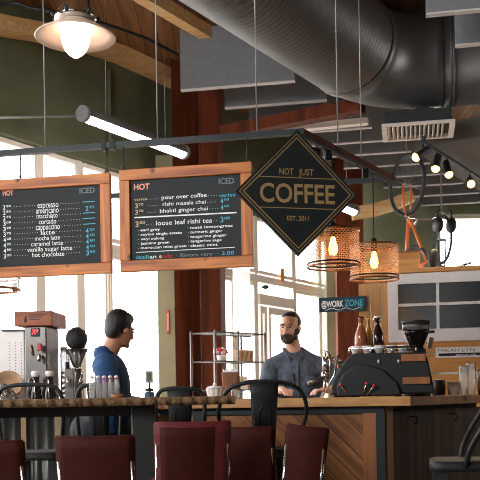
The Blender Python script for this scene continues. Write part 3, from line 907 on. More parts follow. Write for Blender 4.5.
# ------------------------------------------------------------------ corrugated service counter on the left
LT = 1.03
lc1 = at(152, 400, 6.36); lc1.z = 0
SX = Vector((1, 0, 0)); SN = Vector((0, 1, 0))
lc0 = along(lc1, SX, -60)
sc = thing('service_counter', 'service counter with corrugated metal front behind the long table', 'counter', (0, 0, 0))
poly(MB(), [lc0, lc1, lc1 + SN * .75, lc0 + SN * .75], LT - .05, LT).build('countertop', M['table'], sc)
d = SX; n = SN; rows = []
base = lc0 + SN * .05; L = (lc1 - lc0).length - .03
cnt = int(L / .075); pr = []
for i in range(cnt * 6 + 1):
    x_ = L * i / (cnt * 6); yy = .012 * math.sin(2 * math.pi * i / 6); pr.append(base + d * x_ + n * yy)
mb = MB(); mb.sheet([[Vector((p.x, p.y, 0)) for p in pr], [Vector((p.x, p.y, LT - .051)) for p in pr]], .003)
mb.build('corrugated_front', M['corrugated'], sc)
for px, w in ((25.5, 5), (59.5, 6), (-15, 6)):
    q = along(lc0 + SN * .02, SX, px); ww = w * q.y / F / 2
    mb = MB(); along_panel(mb, q - SX * ww, q + SX * ww, .014, 0, LT - .051, -.0)
    mb.build('batten', M['batten'], sc)
mb = MB(); q = along(lc0 + SN * .03, SX, 9); q.z = at(9, 440, q.y).z
n_ = -SN; mb.tube([q, q + n_ * .05, q + n_ * .06 + Vector((0, 0, -.03)), q + n_ * .04 + Vector((0, 0, -.045))], .008, 6); mb.build('bag_hook', M['black_steel'], sc)

# ------------------------------------------------------------------ long live-edge table
TT = 1.085
ta = at(-40, 400, 4.62); tb = at(235.5, 400, 4.85); ta.z = tb.z = 0
td = (tb - ta).normalized(); tn = Vector((-td.y, td.x, 0))
tbl = thing('live_edge_table', 'long rough edged wooden high table in front of the counters', 'table', (0, 0, 0))
poly(MB(), [ta + tn * .012, tb + tn * .012, tb + tn * .52, ta + tn * .52], TT - .042, TT).build('table_top', M['table'], tbl)
rows = [[], [], [], [], []]
NN = 150; L = (tb - ta).length
for i in range(NN + 1):
    p = ta + td * (L * i / NN); w = .006 * math.sin(i * .9) + random.uniform(-.005, .005)
    for j, (o_, z) in enumerate(((.03, TT + .0012), (-.002, TT - .003), (-.01, TT - .02), (-.004, TT - .04), (.03, TT - .0435))):
        q = p + tn * (o_ + (w if j in (1, 2, 3) else 0)); rows[j].append((q.x, q.y, z + (random.uniform(-.002, .002) if j in (1, 3) else 0)))
MB().sheet(rows).build('live_edge', M['bark'], tbl)
for px in (146.5, -12):
    q = along(ta + tn * .1, td, px); w = 11.5 * q.y / F
    mb = MB(); mb.prism([(q + td * a + tn * b).to_2d()[:] for a, b in ((-w, 0), (w, 0), (w, .1), (-w, .1))], 0, TT - .042, fx)
    mb.build('leg', M['table_leg'], tbl, bevel=.004)
mb = MB(); q0, q1 = along(ta + tn * .3, td, -20), along(ta + tn * .3, td, 150)
along_panel(mb, q0, q1, .05, TT - .1, TT - .043); mb.build('apron', M['table_leg'], tbl)

# ------------------------------------------------------------------ metal stools with hoop backs
def stool(label, loc, yaw, splat=True, hw=None, ht=.412):
    r = thing('metal_bar_stool', label, 'bar stool', loc, yaw, 'black metal bar stools with hoop backs')
    S = .76; w = .175
    def rr(w, rad, n=4):
        o = []
        for cx, cy, a0 in ((w - rad, w - rad, 0), (-w + rad, w - rad, 90), (-w + rad, -w + rad, 180), (w - rad, -w + rad, 270)):
            for i in range(n + 1): a = R(a0 + 90 * i / n); o.append((cx + rad * math.cos(a), cy + rad * math.sin(a)))
        return o
    mb = MB(); P = [rr(w - .012, .05), rr(w, .06), rr(w + .004, .06), rr(w + .002, .06)]; Z = [S, S - .006, S - .03, S - .05]
    n = len(P[0]); vs = [(a, b, z) for p, z in zip(P, Z) for a, b in p]
    mb.add(vs, [(i * n + j, i * n + (j + 1) % n, (i + 1) * n + (j + 1) % n, (i + 1) * n + j) for i in range(3) for j in range(n)], True)
    mb.add([(a, b, S) for a, b in P[0]], [tuple(range(n))]); mb.add([(a, b, S - .05) for a, b in P[-1]], [tuple(range(n))[::-1]])
    mb.build('seat', M['black_steel'], r)
    for sx in (-1, 1):
        for sy in (-1, 1):
            mb = MB(); a = Vector((sx * .16, sy * .16, S - .04)); b = Vector((sx * .192, sy * .192, 0))
            x = Vector((sx, 0, 0)); y = Vector((0, sy, 0))
            for e, f in ((x, y), (y, x)):
                mb.add([a, a - e * .06, b - e * .03, b, a + f * -.006, a - e * .06 - f * .006, b - e * .03 - f * .006, b - f * .006], [(0, 1, 2, 3), (7, 6, 5, 4), (0, 4, 5, 1), (1, 5, 6, 2), (2, 6, 7, 3), (3, 7, 4, 0)])
            mb.build('leg', M['black_steel'], r)
    mb = MB(); h = .3; q = .175
    for a, b in (((-q, -q), (q, -q)), ((q, -q), (q, q)), ((q, q), (-q, q)), ((-q, q), (-q, -q))): mb.bar((a[0], a[1], h), (b[0], b[1], h), .008, .03)
    mb.build('foot_rail', M['black_steel'], r)
    # hoop: rises from the seat sides, sweeps back and up; back is at -y
    pts = []
    ctrl = [(.17, .02, S - .03), (.22, -.0, S + .06), (.268, -.06, S + .17), (.265, -.13, S + .28), (.21, -.185, S + .37), (.11, -.205, S + .405), (0, -.21, S + .412)]
    if hw: ctrl = [(hw * .85, -.165, S - .03), (hw * .95, -.175, S + .12), (hw, -.19, S + ht * .72), (hw * .86, -.2, S + ht * .93), (hw * .5, -.208, S + ht * .99), (0, -.21, S + ht)]
    full = ctrl + [(-a, b, c) for a, b, c in ctrl[:-1][::-1]]
    V = [Vector(p) for p in full]
    for i in range(len(V) - 1):
        p0, p1, p2, p3 = V[max(i - 1, 0)], V[i], V[i + 1], V[min(i + 2, len(V) - 1)]
        for t in (0, .25, .5, .75):
            pts.append(.5 * ((2 * p1) + (p2 - p0) * t + (2 * p0 - 5 * p1 + 4 * p2 - p3) * t * t + (3 * p1 - p0 - 3 * p2 + p3) * t ** 3))
    pts.append(V[-1])
    MB().tube(pts, .013, 8).build('hoop', M['black_steel'], r)
    if splat:
        mb = MB(); rows = []
        for i in range(7):
            t = i / 6; z = S - .02 + (ht + .013) * t; ww = .062 + .025 * t; yb = -.165 - .043 * t
            ww *= min(1, (hw or .2) / .17)
            rows.append([(ww * (j / 4 - 1), yb - .012 * (1 - (j / 4 - 1) ** 2), z) for j in range(9)])
        mb.sheet(rows, .006); sp = mb.build('splat', M['black_steel'], r)
        mb = MB(); ps = []
        for i in range(17):
            a = math.pi * i / 16; ps.append((.032 * math.cos(a), -.212, S + .22 + .04 * math.sin(a)))
        ps = [(.032, -.19, S + .03)] + ps + [(-.032, -.19, S + .03)]
        mb.tube(ps, .004, 6); mb.build('splat_groove', M['black_steel'], sp)
    return r
def fl(px, Y): p = at(px, 397, Y); return (p.x, p.y, 0)
stool('black metal bar stool with tall backrest before the diagonal boarded bar front', fl(261, 5.66), R(4))
stool('black metal bar stool behind the end of the long table, only its hoop showing', fl(181, 5.72), R(2), True, .15, .38)
stool('black metal bar stool under the man in the blue shirt', fl(102, 5.69), R(3), True, .135, .41)
stool('black metal bar stool at the left behind the dark growlers', fl(38, 5.68), R(-2), False, .2, .415)
stool('black metal bar stool at the lower right corner before the dark bar side', fl(466, 4.4), R(80), False)

# ------------------------------------------------------------------ leather chairs
def leather_chair(label, loc, yaw, w, top, mat, lean=.07, low_r=0):
    r = thing('leather_chair', label, 'chair', loc, yaw, 'leather backed chairs along the high table')
    S = top - .30
    MB().bb(-w / 2 + .01, w / 2 - .01, -.01, .38, S - .05, S).build('seat', M[mat], r, bevel=.012)
    rows = []
    for i in range(9):
        t = i / 8; z = S - .12 + (top - S + .12) * t
        rows.append([((w / 2) * (j / 5 - 1) * (.93 + .07 * t), -.03 - lean * t - .03 * (1 - (j / 5 - 1) ** 2) * (1 if j else 1) + .03, z + .004 * abs(j / 5 - 1)) for j in range(11)])
    MB().sheet(rows, .012).build('backrest', M[mat], r)
    if mat == 'leather':
        mb = MB(); mb.sheet([[(p[0] * .82 - .012, p[1] - .0135, p[2] - .02) for p in r_] for r_ in rows], .004); o = mb.build('back_panel', M['leather_brown'], r); o['label'] = 'darker brown leather back panel'
    hem = MB()
    e = [rows[i][10] for i in range(1, 9)]; e0 = [rows[i][0] for i in range(1, 9)]
    hem.tube(e0, .009, 6); hem.tube(e, .009, 6); hem.tube(rows[8], .009, 6)
    hem.build('piping', M['leather'] if mat == 'leather' else M['leather_brown'], r)
    for sx in (-1, 1):
        mb = MB(); x_ = sx * (w / 2 - .01)
        mb.tube([(x_, -.02 - lean * .6, top - .1), (x_, .0, S - .08), (x_, -.02, 0)], .011, 8); mb.build('leg', M['chrome'], r)
        mb = MB(); mb.tube([(x_, .36, S - .04), (x_, .38, 0)], .011, 8); mb.build('leg', M['chrome'], r)
    mb = MB(); mb.tube([(-w / 2, .37, .25), (w / 2, .37, .25)], .009, 8); mb.tube([(-w / 2, -.01, .25), (w / 2, -.01, .25)], .009, 8); mb.build('stretcher', M['chrome'], r)
    return r
def chair_px(label, px, py, Y, w, yaw, mat, lean=.07):
    p = at(px, py, Y); return leather_chair(label, (p.x, Y, 0), yaw, w, p.z, mat, lean)
chair_px('dark red leather chair at the left edge of the picture', -10, 442, 3.95, .34, R(-4), 'leather_brown')
chair_px('dark red leather chair in front of the man in the blue shirt', 98, 437, 3.95, .335, R(-2), 'leather_brown')
chair_px('oxblood leather chair with pale piped edge at the end of the long table', 191, 423, 4.5, .37, R(10), 'leather')
chair_px('narrow brown leather chair directly before the tall backed metal stool', 249, 428, 4.75, .265, R(-4), 'leather_brown')
lc = chair_px('leaning brown leather chair right of the tall backed metal stool', 306, 426, 4.75, .215, R(-12), 'leather_brown', .02)
lc.rotation_euler.y = R(7); lc.location.x -= .1

# ------------------------------------------------------------------ people
def hand(mb, w, d, up, n=1):
    """Hand from the wrist w pointing along d, palm down; up = back of the hand."""
    d = d.normalized(); s = d.cross(up).normalized() * n
    pm = w + d * .05
    mb.cap(w, w + d * .035, .026, .03); mb.ell(pm + d * .012, (.04, .04, .018), Matrix((s, d, up)).transposed())
    for i, (o_, l) in enumerate(((-.03, .062), (-.01, .075), (.01, .07), (.029, .055))):
        k0 = pm + s * o_ + d * .035; k1 = k0 + d * l * .5 + up * .004; k2 = k1 + d * l * .35 - up * .018; k3 = k2 + d * l * .15 - up * .016
        mb.cap(k0 - d * .02, k1, .0105, .0095); mb.cap(k1, k2, .0095, .0085); mb.cap(k2, k3, .0085, .0075)
    t0 = pm - s * .03 - d * .015; t1 = t0 - s * .025 + d * .025; t2 = t1 - s * .006 + d * .03
    mb.cap(t0, t1, .014, .011); mb.cap(t1, t2, .011, .009)
def V(*a): return Vector(a)

def head_shapes(mb, c, Rm, k=1.0):
    """Skull, jaw, nose, ears about the head centre c (eyes' height); local -y is the face."""
    T = lambda x, y, z: c + Rm @ V(x * k, y * k, z * k)
    mb.ell(T(0, .018, .035), (.074 * k, .092 * k, .092 * k), Rm); mb.ell(T(0, -.022, -.03), (.06 * k, .068 * k, .078 * k), Rm)
    mb.ell(T(0, -.03, -.085), (.045 * k, .05 * k, .034 * k), Rm); mb.ell(T(0, -.075, -.1), (.022 * k, .018 * k, .016 * k), Rm)
    mb.cone(T(0, -.082, .012), T(0, -.108, -.036), .009 * k, .015 * k, 10); mb.ell(T(0, -.104, -.036), (.0165 * k, .013 * k, .011 * k), Rm)
    for s in (-1, 1):
        mb.ell(T(s * .03, -.074, .024), (.026 * k, .016 * k, .009 * k), Rm); mb.ell(T(s * .04, -.062, -.022), (.022 * k, .02 * k, .02 * k), Rm)
        mb.ell(T(s * .076, .012, -.004), (.011 * k, .02 * k, .032 * k), Rm)
    mb.ell(T(0, -.08, -.066), (.022 * k, .012 * k, .005 * k), Rm); mb.ell(T(0, -.078, -.076), (.018 * k, .012 * k, .006 * k), Rm)
    return T

# bearded man behind the bar
pr = at(297, 397, 6.98)
man = None
mb = MB(); hc = V(-.05, -.03, 1.605); Rm = Matrix.Rotation(R(-22), 3, 'Z') @ Matrix.Rotation(R(3), 3, 'X')
T = head_shapes(mb, hc, Rm)
mb.cap(V(-.035, .0, 1.52), V(-.01, .03, 1.40), .056, .062)
mb.cap(V(-.14, .03, 1.33), V(.16, .03, 1.32), .06, .06); mb.ell(V(.01, .03, 1.2), (.17, .1, .24)); mb.ell(V(.01, .03, .98), (.155, .11, .16))
RS, RE, RW = V(-.195, .02, 1.305), V(-.25, -.1, 1.11), V(-.145, -.36, 1.128)
LS, LE, LW = V(.235, .02, 1.285), V(.36, -.1, 1.13), V(.225, -.38, 1.125)
for a, b, c in ((RS, RE, RW), (LS, LE, LW)): mb.cap(a, b, .045, .038); mb.cap(b, c, .037, .027)
hand(mb, RW, V(.12, -.3, -.03), V(0, .05, 1).normalized(), 1); hand(mb, LW, V(-.35, -.12, -.02), V(0, 0, 1), -1)
for s in (-1, 1): mb.cap(V(.01 + s * .09, .03, .9), V(.01 + s * .1, .02, .5), .075, .055); mb.cap(V(.01 + s * .1, .02, .5), V(.01 + s * .1, .05, .08), .05, .036); mb.cap(V(.01 + s * .1, .05, .045), V(.01 + s * .11, -.1, .035), .034, .03)
man = blob('person', mb, .0065, M['skin'], smooth=3)
man.location = (pr.x, 6.98, 0)
tag(man, 'bearded man in a grey blue denim shirt standing behind the bar', 'person')
# hair, beard, brows, eyes
hb = MB(); hb.ell(T(0, .044, .048), (.078, .08, .084), Rm); hb.ell(T(0, .02, .084), (.066, .076, .042), Rm); hb.ell(T(0, .075, .0), (.066, .042, .07), Rm)
for s in (-1, 1): hb.ell(T(s * .068, .012, .03), (.012, .024, .04), Rm)
blob('hair', hb, .006, M['hair'], man, 3)
bd = MB(); bd.ell(T(0, -.048, -.094), (.049, .045, .03), Rm); bd.ell(T(0, -.083, -.096), (.036, .022, .024), Rm); bd.ell(T(0, -.086, -.056), (.036, .017, .01), Rm)
for s in (-1, 1): bd.ell(T(s * .056, -.022, -.05), (.012, .035, .045), Rm); bd.ell(T(s * .034, -.073, -.076), (.016, .02, .03), Rm); bd.ell(T(s * .066, .0, -.01), (.008, .014, .035), Rm)
bd.ell(T(0, -.079, -.072), (.027, .0165, .014), Rm)
blob('beard', bd, .005, M['beard'], man, 2)
for s in (-1, 1):
    eb = MB(); ey = MB(); eb.tube([T(s * .014, -.088, .025), T(s * .03, -.09, .03), T(s * .05, -.076, .025)], .0042, 6); ey.ell(T(s * .031, -.08, .007), (.010, .010, .0052), Rm)
    eb.build('eyebrow', M['beard'], man); ey.build('eye', M['eye'], man)
# shirt
sh = MB()
sh.cap(V(-.15, .03, 1.315), V(.18, .03, 1.295), .08, .08); sh.cap(V(-.04, .035, 1.385), V(-.15, .03, 1.325), .07, .075); sh.cap(V(.03, .035, 1.385), V(.17, .03, 1.31), .07, .075); sh.ell(V(.01, .03, 1.2), (.205, .125, .26)); sh.ell(V(.01, .03, .95), (.185, .13, .2)); sh.cap(V(-.05, .035, 1.41), V(.03, .035, 1.41), .058, .058)
sh.cap(RS, RE, .074, .06); sh.cap(RE, RE.lerp(RW, .8), .058, .045); sh.cap(LS, LE, .074, .06); sh.cap(LE, LE.lerp(LW, .8), .058, .045)
sh.ell(V(.01, .02, .8), (.18, .125, .08))
shirt = blob('shirt', sh, .009, M['denim'], man, 3)
co = MB()
for s in (-1, 1):
    co.sheet([[V(-.02 + s * .012, -.062, 1.36), V(-.02 + s * .05, -.05, 1.40), V(-.02 + s * .085, .02, 1.455), V(-.02 + s * .06, .085, 1.465)], [V(-.01 + s * .045, -.085, 1.345), V(-.01 + s * .07, -.045, 1.392), V(-.01 + s * .082, .02, 1.43), V(-.01 + s * .055, .085, 1.445)]], .004)
co.build('collar', M['denim'], shirt)
pk = MB()
pk.sheet([[V(.045, -.106, 1.26), V(.135, -.092, 1.26)], [V(.045, -.116, 1.16), V(.135, -.1, 1.16)]], .006); pk.sheet([[V(-.115, -.092, 1.26), V(-.03, -.106, 1.26)], [V(-.115, -.1, 1.16), V(-.03, -.116, 1.16)]], .006); pk.tube([V(-.0, -.1, 1.34), V(.005, -.11, 1.15), V(.01, -.115, .95)], .006, 6)
pk.build('pocket_and_placket', M['denim'], shirt)
tr = MB()
for s in (-1, 1): tr.cap(V(.01 + s * .085, .03, .86), V(.01 + s * .1, .02, .5), .098, .075); tr.cap(V(.01 + s * .1, .02, .5), V(.01 + s * .1, .05, .1), .072, .058)
tr.ell(V(.01, .03, .86), (.17, .12, .12))
blob('trousers', tr, .012, M['trousers'], man, 3)

# man in the blue shirt, seated on a stool and seen from behind
pr = at(100, 397, 5.9)
mb = MB(); hc = V(.145, .02, 1.53); Rm = Matrix.Rotation(R(136), 3, 'Z') @ Matrix.Rotation(R(12), 3, 'X')
T = head_shapes(mb, hc, Rm, .92)
mb.cap(V(.105, .01, 1.46), V(.05, .0, 1.35), .055, .06)
mb.cap(V(.07, -.15, 1.30), V(.05, .15, 1.30), .06, .06); mb.ell(V(.08, 0, 1.15), (.095, .16, .22)); mb.ell(V(.05, 0, .95), (.11, .15, .16)); mb.ell(V(-.0, .02, .88), (.15, .13, .085))
NS, NE, NW = V(.07, -.18, 1.27), V(.115, -.205, 1.045), V(.25, -.06, 1.0)
FS, FE, FW = V(.06, .19, 1.27), V(.14, .2, 1.05), V(.26, .05, 1.05)
for a, b, c in ((NS, NE, NW), (FS, FE, FW)): mb.cap(a, b, .045, .038); mb.cap(b, c, .037, .027)
hand(mb, NW, V(.25, .1, -.02), V(0, 0, 1), 1); hand(mb, FW, V(.25, -.05, -.02), V(0, 0, 1), -1)
for s in (-1, 1):
    hp, kn, an = V(.0 - s * .1, .0, .875), V(s * -.1 + .04, .3, .85), V(s * -.1 + .04, .27, .42)
    mb.cap(hp, kn, .078, .058); mb.cap(kn, an, .052, .036); mb.cap(an - V(0, 0, .04), an + V(.0, .1, -.05), .034, .03)
man2 = blob('person', mb, .0075, M['skin_tan'], smooth=3)
man2.location = (pr.x, 5.88, 0)
tag(man2, 'dark haired man in a blue shirt sitting with his back half turned', 'person')
hb = MB(); hb.ell(T(0, .034, .05), (.085, .092, .09), Rm); hb.ell(T(0, .004, .088), (.07, .082, .046), Rm); hb.ell(T(0, .075, -.005), (.066, .048, .07), Rm)
for s in (-1, 1): hb.ell(T(s * .072, .02, .04), (.016, .045, .045), Rm)
blob('hair', hb, .006, M['hair'], man2, 3)
for s in (-1, 1):
    eb = MB(); ey = MB(); eb.tube([T(s * .013, -.09, .026), T(s * .03, -.093, .033), T(s * .05, -.078, .026)], .005, 6); ey.ell(T(s * .03, -.082, .006), (.013, .011, .007), Rm)
    eb.build('eyebrow', M['hair'], man2); ey.build('eye', M['eye'], man2)
sh = MB()
sh.cap(V(.06, -.14, 1.29), V(.045, .14, 1.29), .085, .085); sh.ell(V(.085, 0, 1.14), (.12, .19, .24)); sh.ell(V(.06, 0, .97), (.14, .17, .17)); sh.cap(V(.03, -.05, 1.37), V(.03, .05, 1.37), .058, .058)
sh.cap(NS, NE, .076, .062); sh.cap(NE, NE.lerp(NW, .75), .06, .047); sh.cap(FS, FE, .074, .06); sh.cap(FE, FE.lerp(FW, .8), .058, .045)
shirt = blob('shirt', sh, .009, M['navy'], man2, 3)
co = MB(); co.sheet([[V(.045 + .068 * math.cos(a), .062 * math.sin(a), 1.405 + .012 * math.cos(a) * -1) for a in [R(40 + 280 * i / 12) for i in range(13)]], [V(.042 + .08 * math.cos(a), .074 * math.sin(a), 1.375) for a in [R(40 + 280 * i / 12) for i in range(13)]]], .006)
co.build('collar', M['navy'], shirt)
tr = MB()
for s in (-1, 1):
    hp, kn, an = V(.0 - s * .1, .0, .875), V(s * -.1 + .04, .3, .85), V(s * -.1 + .04, .27, .44)
    tr.cap(hp, kn, .1, .076); tr.cap(kn, an, .072, .058)
tr.ell(V(-.01, .02, .89), (.19, .16, .125)); tr.ell(V(.04, 0, .95), (.14, .17, .1))
blob('trousers', tr, .012, M['trousers'], man2, 3)

# ------------------------------------------------------------------ pendant drums
def drum(px, pyt, pyb, Y, wpx, cord_px, label):
    q = along(FC, DD, px); Y = q.y; c = at(px, pyb, Y); k = Y / F; r = wpx / 2 * k; h = (pyb - pyt) * k
    o = thing('drum_pendant', label, 'lamp', c, 0, 'perforated copper drum pendants')
    mb = MB(); rows = [[(r * math.cos(2 * math.pi * i / 40), r * math.sin(2 * math.pi * i / 40), z) for i in range(41)] for z in (0, h * .5, h)]
    mb.sheet(rows); mb.build('lamp_shade', M['mesh'], o)
    for z in (.0, h):
        mb = MB(); mb.tube([(r * math.cos(2 * math.pi * i / 40), r * math.sin(2 * math.pi * i / 40), z) for i in range(40)], .007, 6, closed=True); mb.build('rim', M['copper'], o)
    mb = MB(); mb.tube([(r * .995 * math.cos(2 * math.pi * i / 40), r * .995 * math.sin(2 * math.pi * i / 40), .022) for i in range(40)], .006, 6, closed=True); mb.build('lower_band', M['steel'], o)
    mb = MB()
    for k_ in range(3): a = k_ * 2 * math.pi / 3 + .4; mb.tube([(0, 0, h), (r * math.cos(a), r * math.sin(a), h)], .004, 6)
    mb.build('spider', M['steel'], o)
    mb = MB(); mb.lathe([(0, h + .06), (.02, h + .055), (.024, h + .0), (.022, h - .04), (0, h - .042)], 14); mb.build('lamp_holder', M['steel'], o)
    mb = MB(); mb.lathe([(.013, h - .04), (.016, h - .06), (.028, h - .1), (.03, h - .13), (.022, h - .155), (0, h - .165)], 16); b = mb.build('bulb', M['filament'], o)
    tz = at(cord_px, 120, Y).z if False else FZ - .03
    mb = MB(); mb.tube([(0, 0, h + .05), (0, 0, FZ - .037 - c.z)], .0045, 6); mb.build('cord', M['black'], o)
    d = bpy.data.lights.new('bulb_glow', 'POINT'); d.energy = 24; d.color = (1, .62, .3); d.shadow_soft_size = .03
    lo = bpy.data.objects.new('bulb_glow', d); C.objects.link(lo); lo.parent = o; lo.location = (0, 0, h * .45)
    return o
drum(333.5, 231, 267, 6.05, 52, 333, 'perforated copper drum lamp hanging just below the diamond sign')
drum(374.5, 246, 279.5, 6.5, 48, 371, 'perforated copper drum lamp hanging above the syrup bottles')
# lamp at the left edge below the espresso board
c = at(-8, 290, 6.6)
o = thing('wire_pendant', 'small glass pendant with bronze rim at the left edge below the menu board', 'lamp', c)
mb = MB(); rows = [[(.2 * math.cos(2 * math.pi * i / 32), .2 * math.sin(2 * math.pi * i / 32), z) for i in range(33)] for z in (0, .09)]; mb.sheet(rows); mb.build('lamp_shade', M['clear_plastic'], o)
for z in (0, .09): mb = MB(); mb.tube([(.2 * math.cos(2 * math.pi * i / 32), .2 * math.sin(2 * math.pi * i / 32), z) for i in range(32)], .009, 6, closed=True); mb.build('rim', M['copper'], o)
mb = MB(); mb.tube([(0, 0, .09), (0, 0, CEIL - c.z)], .005, 6); mb.tube([(-.2, 0, .09), (.2, 0, .09)], .004, 6); mb.build('cord', M['black'], o)

# ------------------------------------------------------------------ track lights
t0 = BOXQ + perp * .28 + Vector((0, 0, rbz - .065)); 
t0 = along(t0, DD, 423); t1 = along(t0, DD, 500)
tk = MB(); tk.bar(t0, t1, .035, .03); tk.bar(t0 + Vector((0, 0, .03)), t0 + DD * .04 + Vector((0, 0, .03)), .03, .06); tk.bar(t1 - DD * .1 + Vector((0, 0, .03)), t1 + Vector((0, 0, .03)), .03, .06)
o = tk.build('lighting_track', M['black_steel']); tag(o, 'black lighting track under the grey rectangular duct', 'lighting track')
for i, (px, tx, ty, tz, lab) in enumerate([(423, -.75, -.15, -.5, 'black spot lamp on the track, nearest the vent grille'), (437, -.25, -.3, -.9, 'black spot lamp on the track, second from the vent grille'), (447, .1, -.35, -.85, 'black spot lamp on the track, third from the vent grille'), (470, -.1, -.85, -.5, 'brightest spot lamp on the track, facing the room')]):
    b = along(t0, DD, px) - Vector((0, 0, .02))
    o = thing('track_spotlight', lab, 'spot lamp', b, 0, 'track spot lamps')
    d = V(tx, ty, tz).normalized(); j = V(0, 0, -.085)
    MB().tube([(0, 0, 0), j], .009, 8).build('stem', M['black_steel'], o)
    mb = MB(); mb.tube([j - d * .075, j - d * .06, j + d * .05, j + d * .085], [.03, .038, .038, .052], 18); mb.build('lamp_head', M['black_steel'], o)
    MB().ell(j + d * .085, (.043, .043, .043)).build('lamp', M['spot'], o)
    ld = bpy.data.lights.new('spot_beam', 'SPOT'); ld.energy = 70; ld.color = (1, .78, .52); ld.spot_size = R(75); ld.spot_blend = .6; ld.shadow_soft_size = .04
    lo = bpy.data.objects.new('spot_beam', ld); C.objects.link(lo); lo.parent = o; lo.location = j + d * .15; lo.rotation_euler = d.to_track_quat('-Z', 'Y').to_euler()

# ------------------------------------------------------------------ kiosk partition behind the bar
KD = Vector((math.cos(R(-13)), math.sin(R(-13)), 0)); kn = Vector((-KD.y, KD.x, 0))
K0 = at(362, 397, 8.75); K0.z = 0
K1 = along(K0, KD, 540)
ks = thing('timber_partition', 'honey pine boarded partition behind the bar', 'partition', (0, 0, 0))
def kz(px, py): q = along(K0, KD, px); return at(px, py, q.y).z
def kp(px, off=0): return along(K0, KD, px) + kn * off
def kboard(px0, px1, z0, z1, mat, off=0, th=.03):
    p0, p1 = kp(px0), kp(px1); L = (p1 - p0).length
    o = MB().bb(0, L, 0, th, 0, z1 - z0).build('board', M[mat], ks, bevel=.003)
    q = p0 + kn * off; o.location = (q.x, q.y, z0); o.rotation_euler.z = R(-13); return o
for px0, px1 in ((362, 373), (374.2, 383), (384, 391)): kboard(px0, px1, 0, kz(365, 284), 'orange_plank_v', .0)
ztop = kz(440, 349); z = ztop
for i, (ya, yb) in enumerate(((337.5, 351.5), (353, 356), (356.5, 372), (374.5, 396), (397.5, 420), (422, 445))):
    kboard(391, 535, kz(440, yb), kz(440, ya), 'orange_plank', .01)
MB().box(((kp(391) + kp(535)) / 2 + kn * .065 + V(0, 0, .6))[:], ((kp(535) - kp(391)).length, .02, 1.2), Matrix.Rotation(R(-13), 3, 'Z')).build('backing', M['black'], ks)
# framed white window in the partition
wb0 = kz(440, 341.5); wt0 = kz(440, 272.5)
wn = thing('sash_window', 'white wooden window with dark panes set in the pine partition', 'window', kp(391.5), R(-13))
wl = (kp(530) - kp(391.5)).length; kk = 8.4 / F
H_ = wt0 - wb0
mb = MB(); fwid = .095
mb.bb(0, wl, -.03, .03, wb0, wb0 + .12); mb.bb(0, wl, -.03, .03, wt0 - .1, wt0); mb.bb(0, fwid, -.03, .03, wb0 + .12, wt0 - .1); mb.bb(wl - fwid, wl, -.03, .03, wb0 + .12, wt0 - .1)
mb.build('frame', M['white'], wn, bevel=.003)
mb = MB(); xm = (kp(441) - kp(391.5)).length; zm = kz(441, 304)
mb.bb(xm - .014, xm + .014, -.022, .022, wb0 + .12, wt0 - .1); mb.bb(xm + .42, xm + .448, -.022, .022, wb0 + .12, wt0 - .1); mb.bb(fwid, wl - fwid, -.0215, .0215, zm - .013, zm + .013); mb.build('glazing_bars', M['white'], wn)
MB().bb(fwid * .9, wl - fwid * .9, .004, .012, wb0 + .1, wt0 - .09).build('panes', M['pane_dark'], wn)
# timber behind window: upper rail plank
kboard(391, 535, wt0 + .004, wt0 + .045, 'orange_plank', -.06, .3)
# MIKAH LYN sign
s0, s1 = kp(438, -.012), kp(512, -.012); zs0, zs1 = kz(460, 357.5), kz(460, 347)
sg = thing('name_sign', 'white sign reading MIKAH LYN fixed to the pine boards', 'sign', (s0.x, s0.y, zs0), R(-13))
sl = (s1 - s0).length; shh = zs1 - zs0
MB().bb(0, sl, -.012, .0, 0, shh).build('panel', M['white'], sg)
MB().bb(.03, sl - .03, -.0135, -.0121, .016, shh * .42).build('black_band', M['black'], sg)
mb = MB(); fn = lambda a, b: (a, -.0128, b)
put_text(mb, 'MIKAH LYN', .025, .36, shh * .54, shh * .33, fn, .0); mb.build('lettering', M['chalk_grey'], sg)
mb = MB(); fn = lambda a, b: (a, -.0139, b); put_text(mb, 'MIKAH LYN', .19, .37, shh * .16, shh * .15, fn, .01); o = mb.build('lettering', M['chalk'], sg); o['label'] = 'small white lettering on the black band'
# things standing on the partition
bp = along(K0 + kn * .08, KD, 412); zt_ = wt0 + .046
o = thing('planter_box', 'orange brown wooden box on top of the pine partition', 'box', (bp.x, bp.y, zt_), R(-13))
MB().bb(-.11, .11, -.07, .07, 0, .16).build('body', M['orange_plank'], o, bevel=.004)
MB().bb(-.115, .115, -.075, .075, .161, .175).build('lid', M['bar_trim'], o)

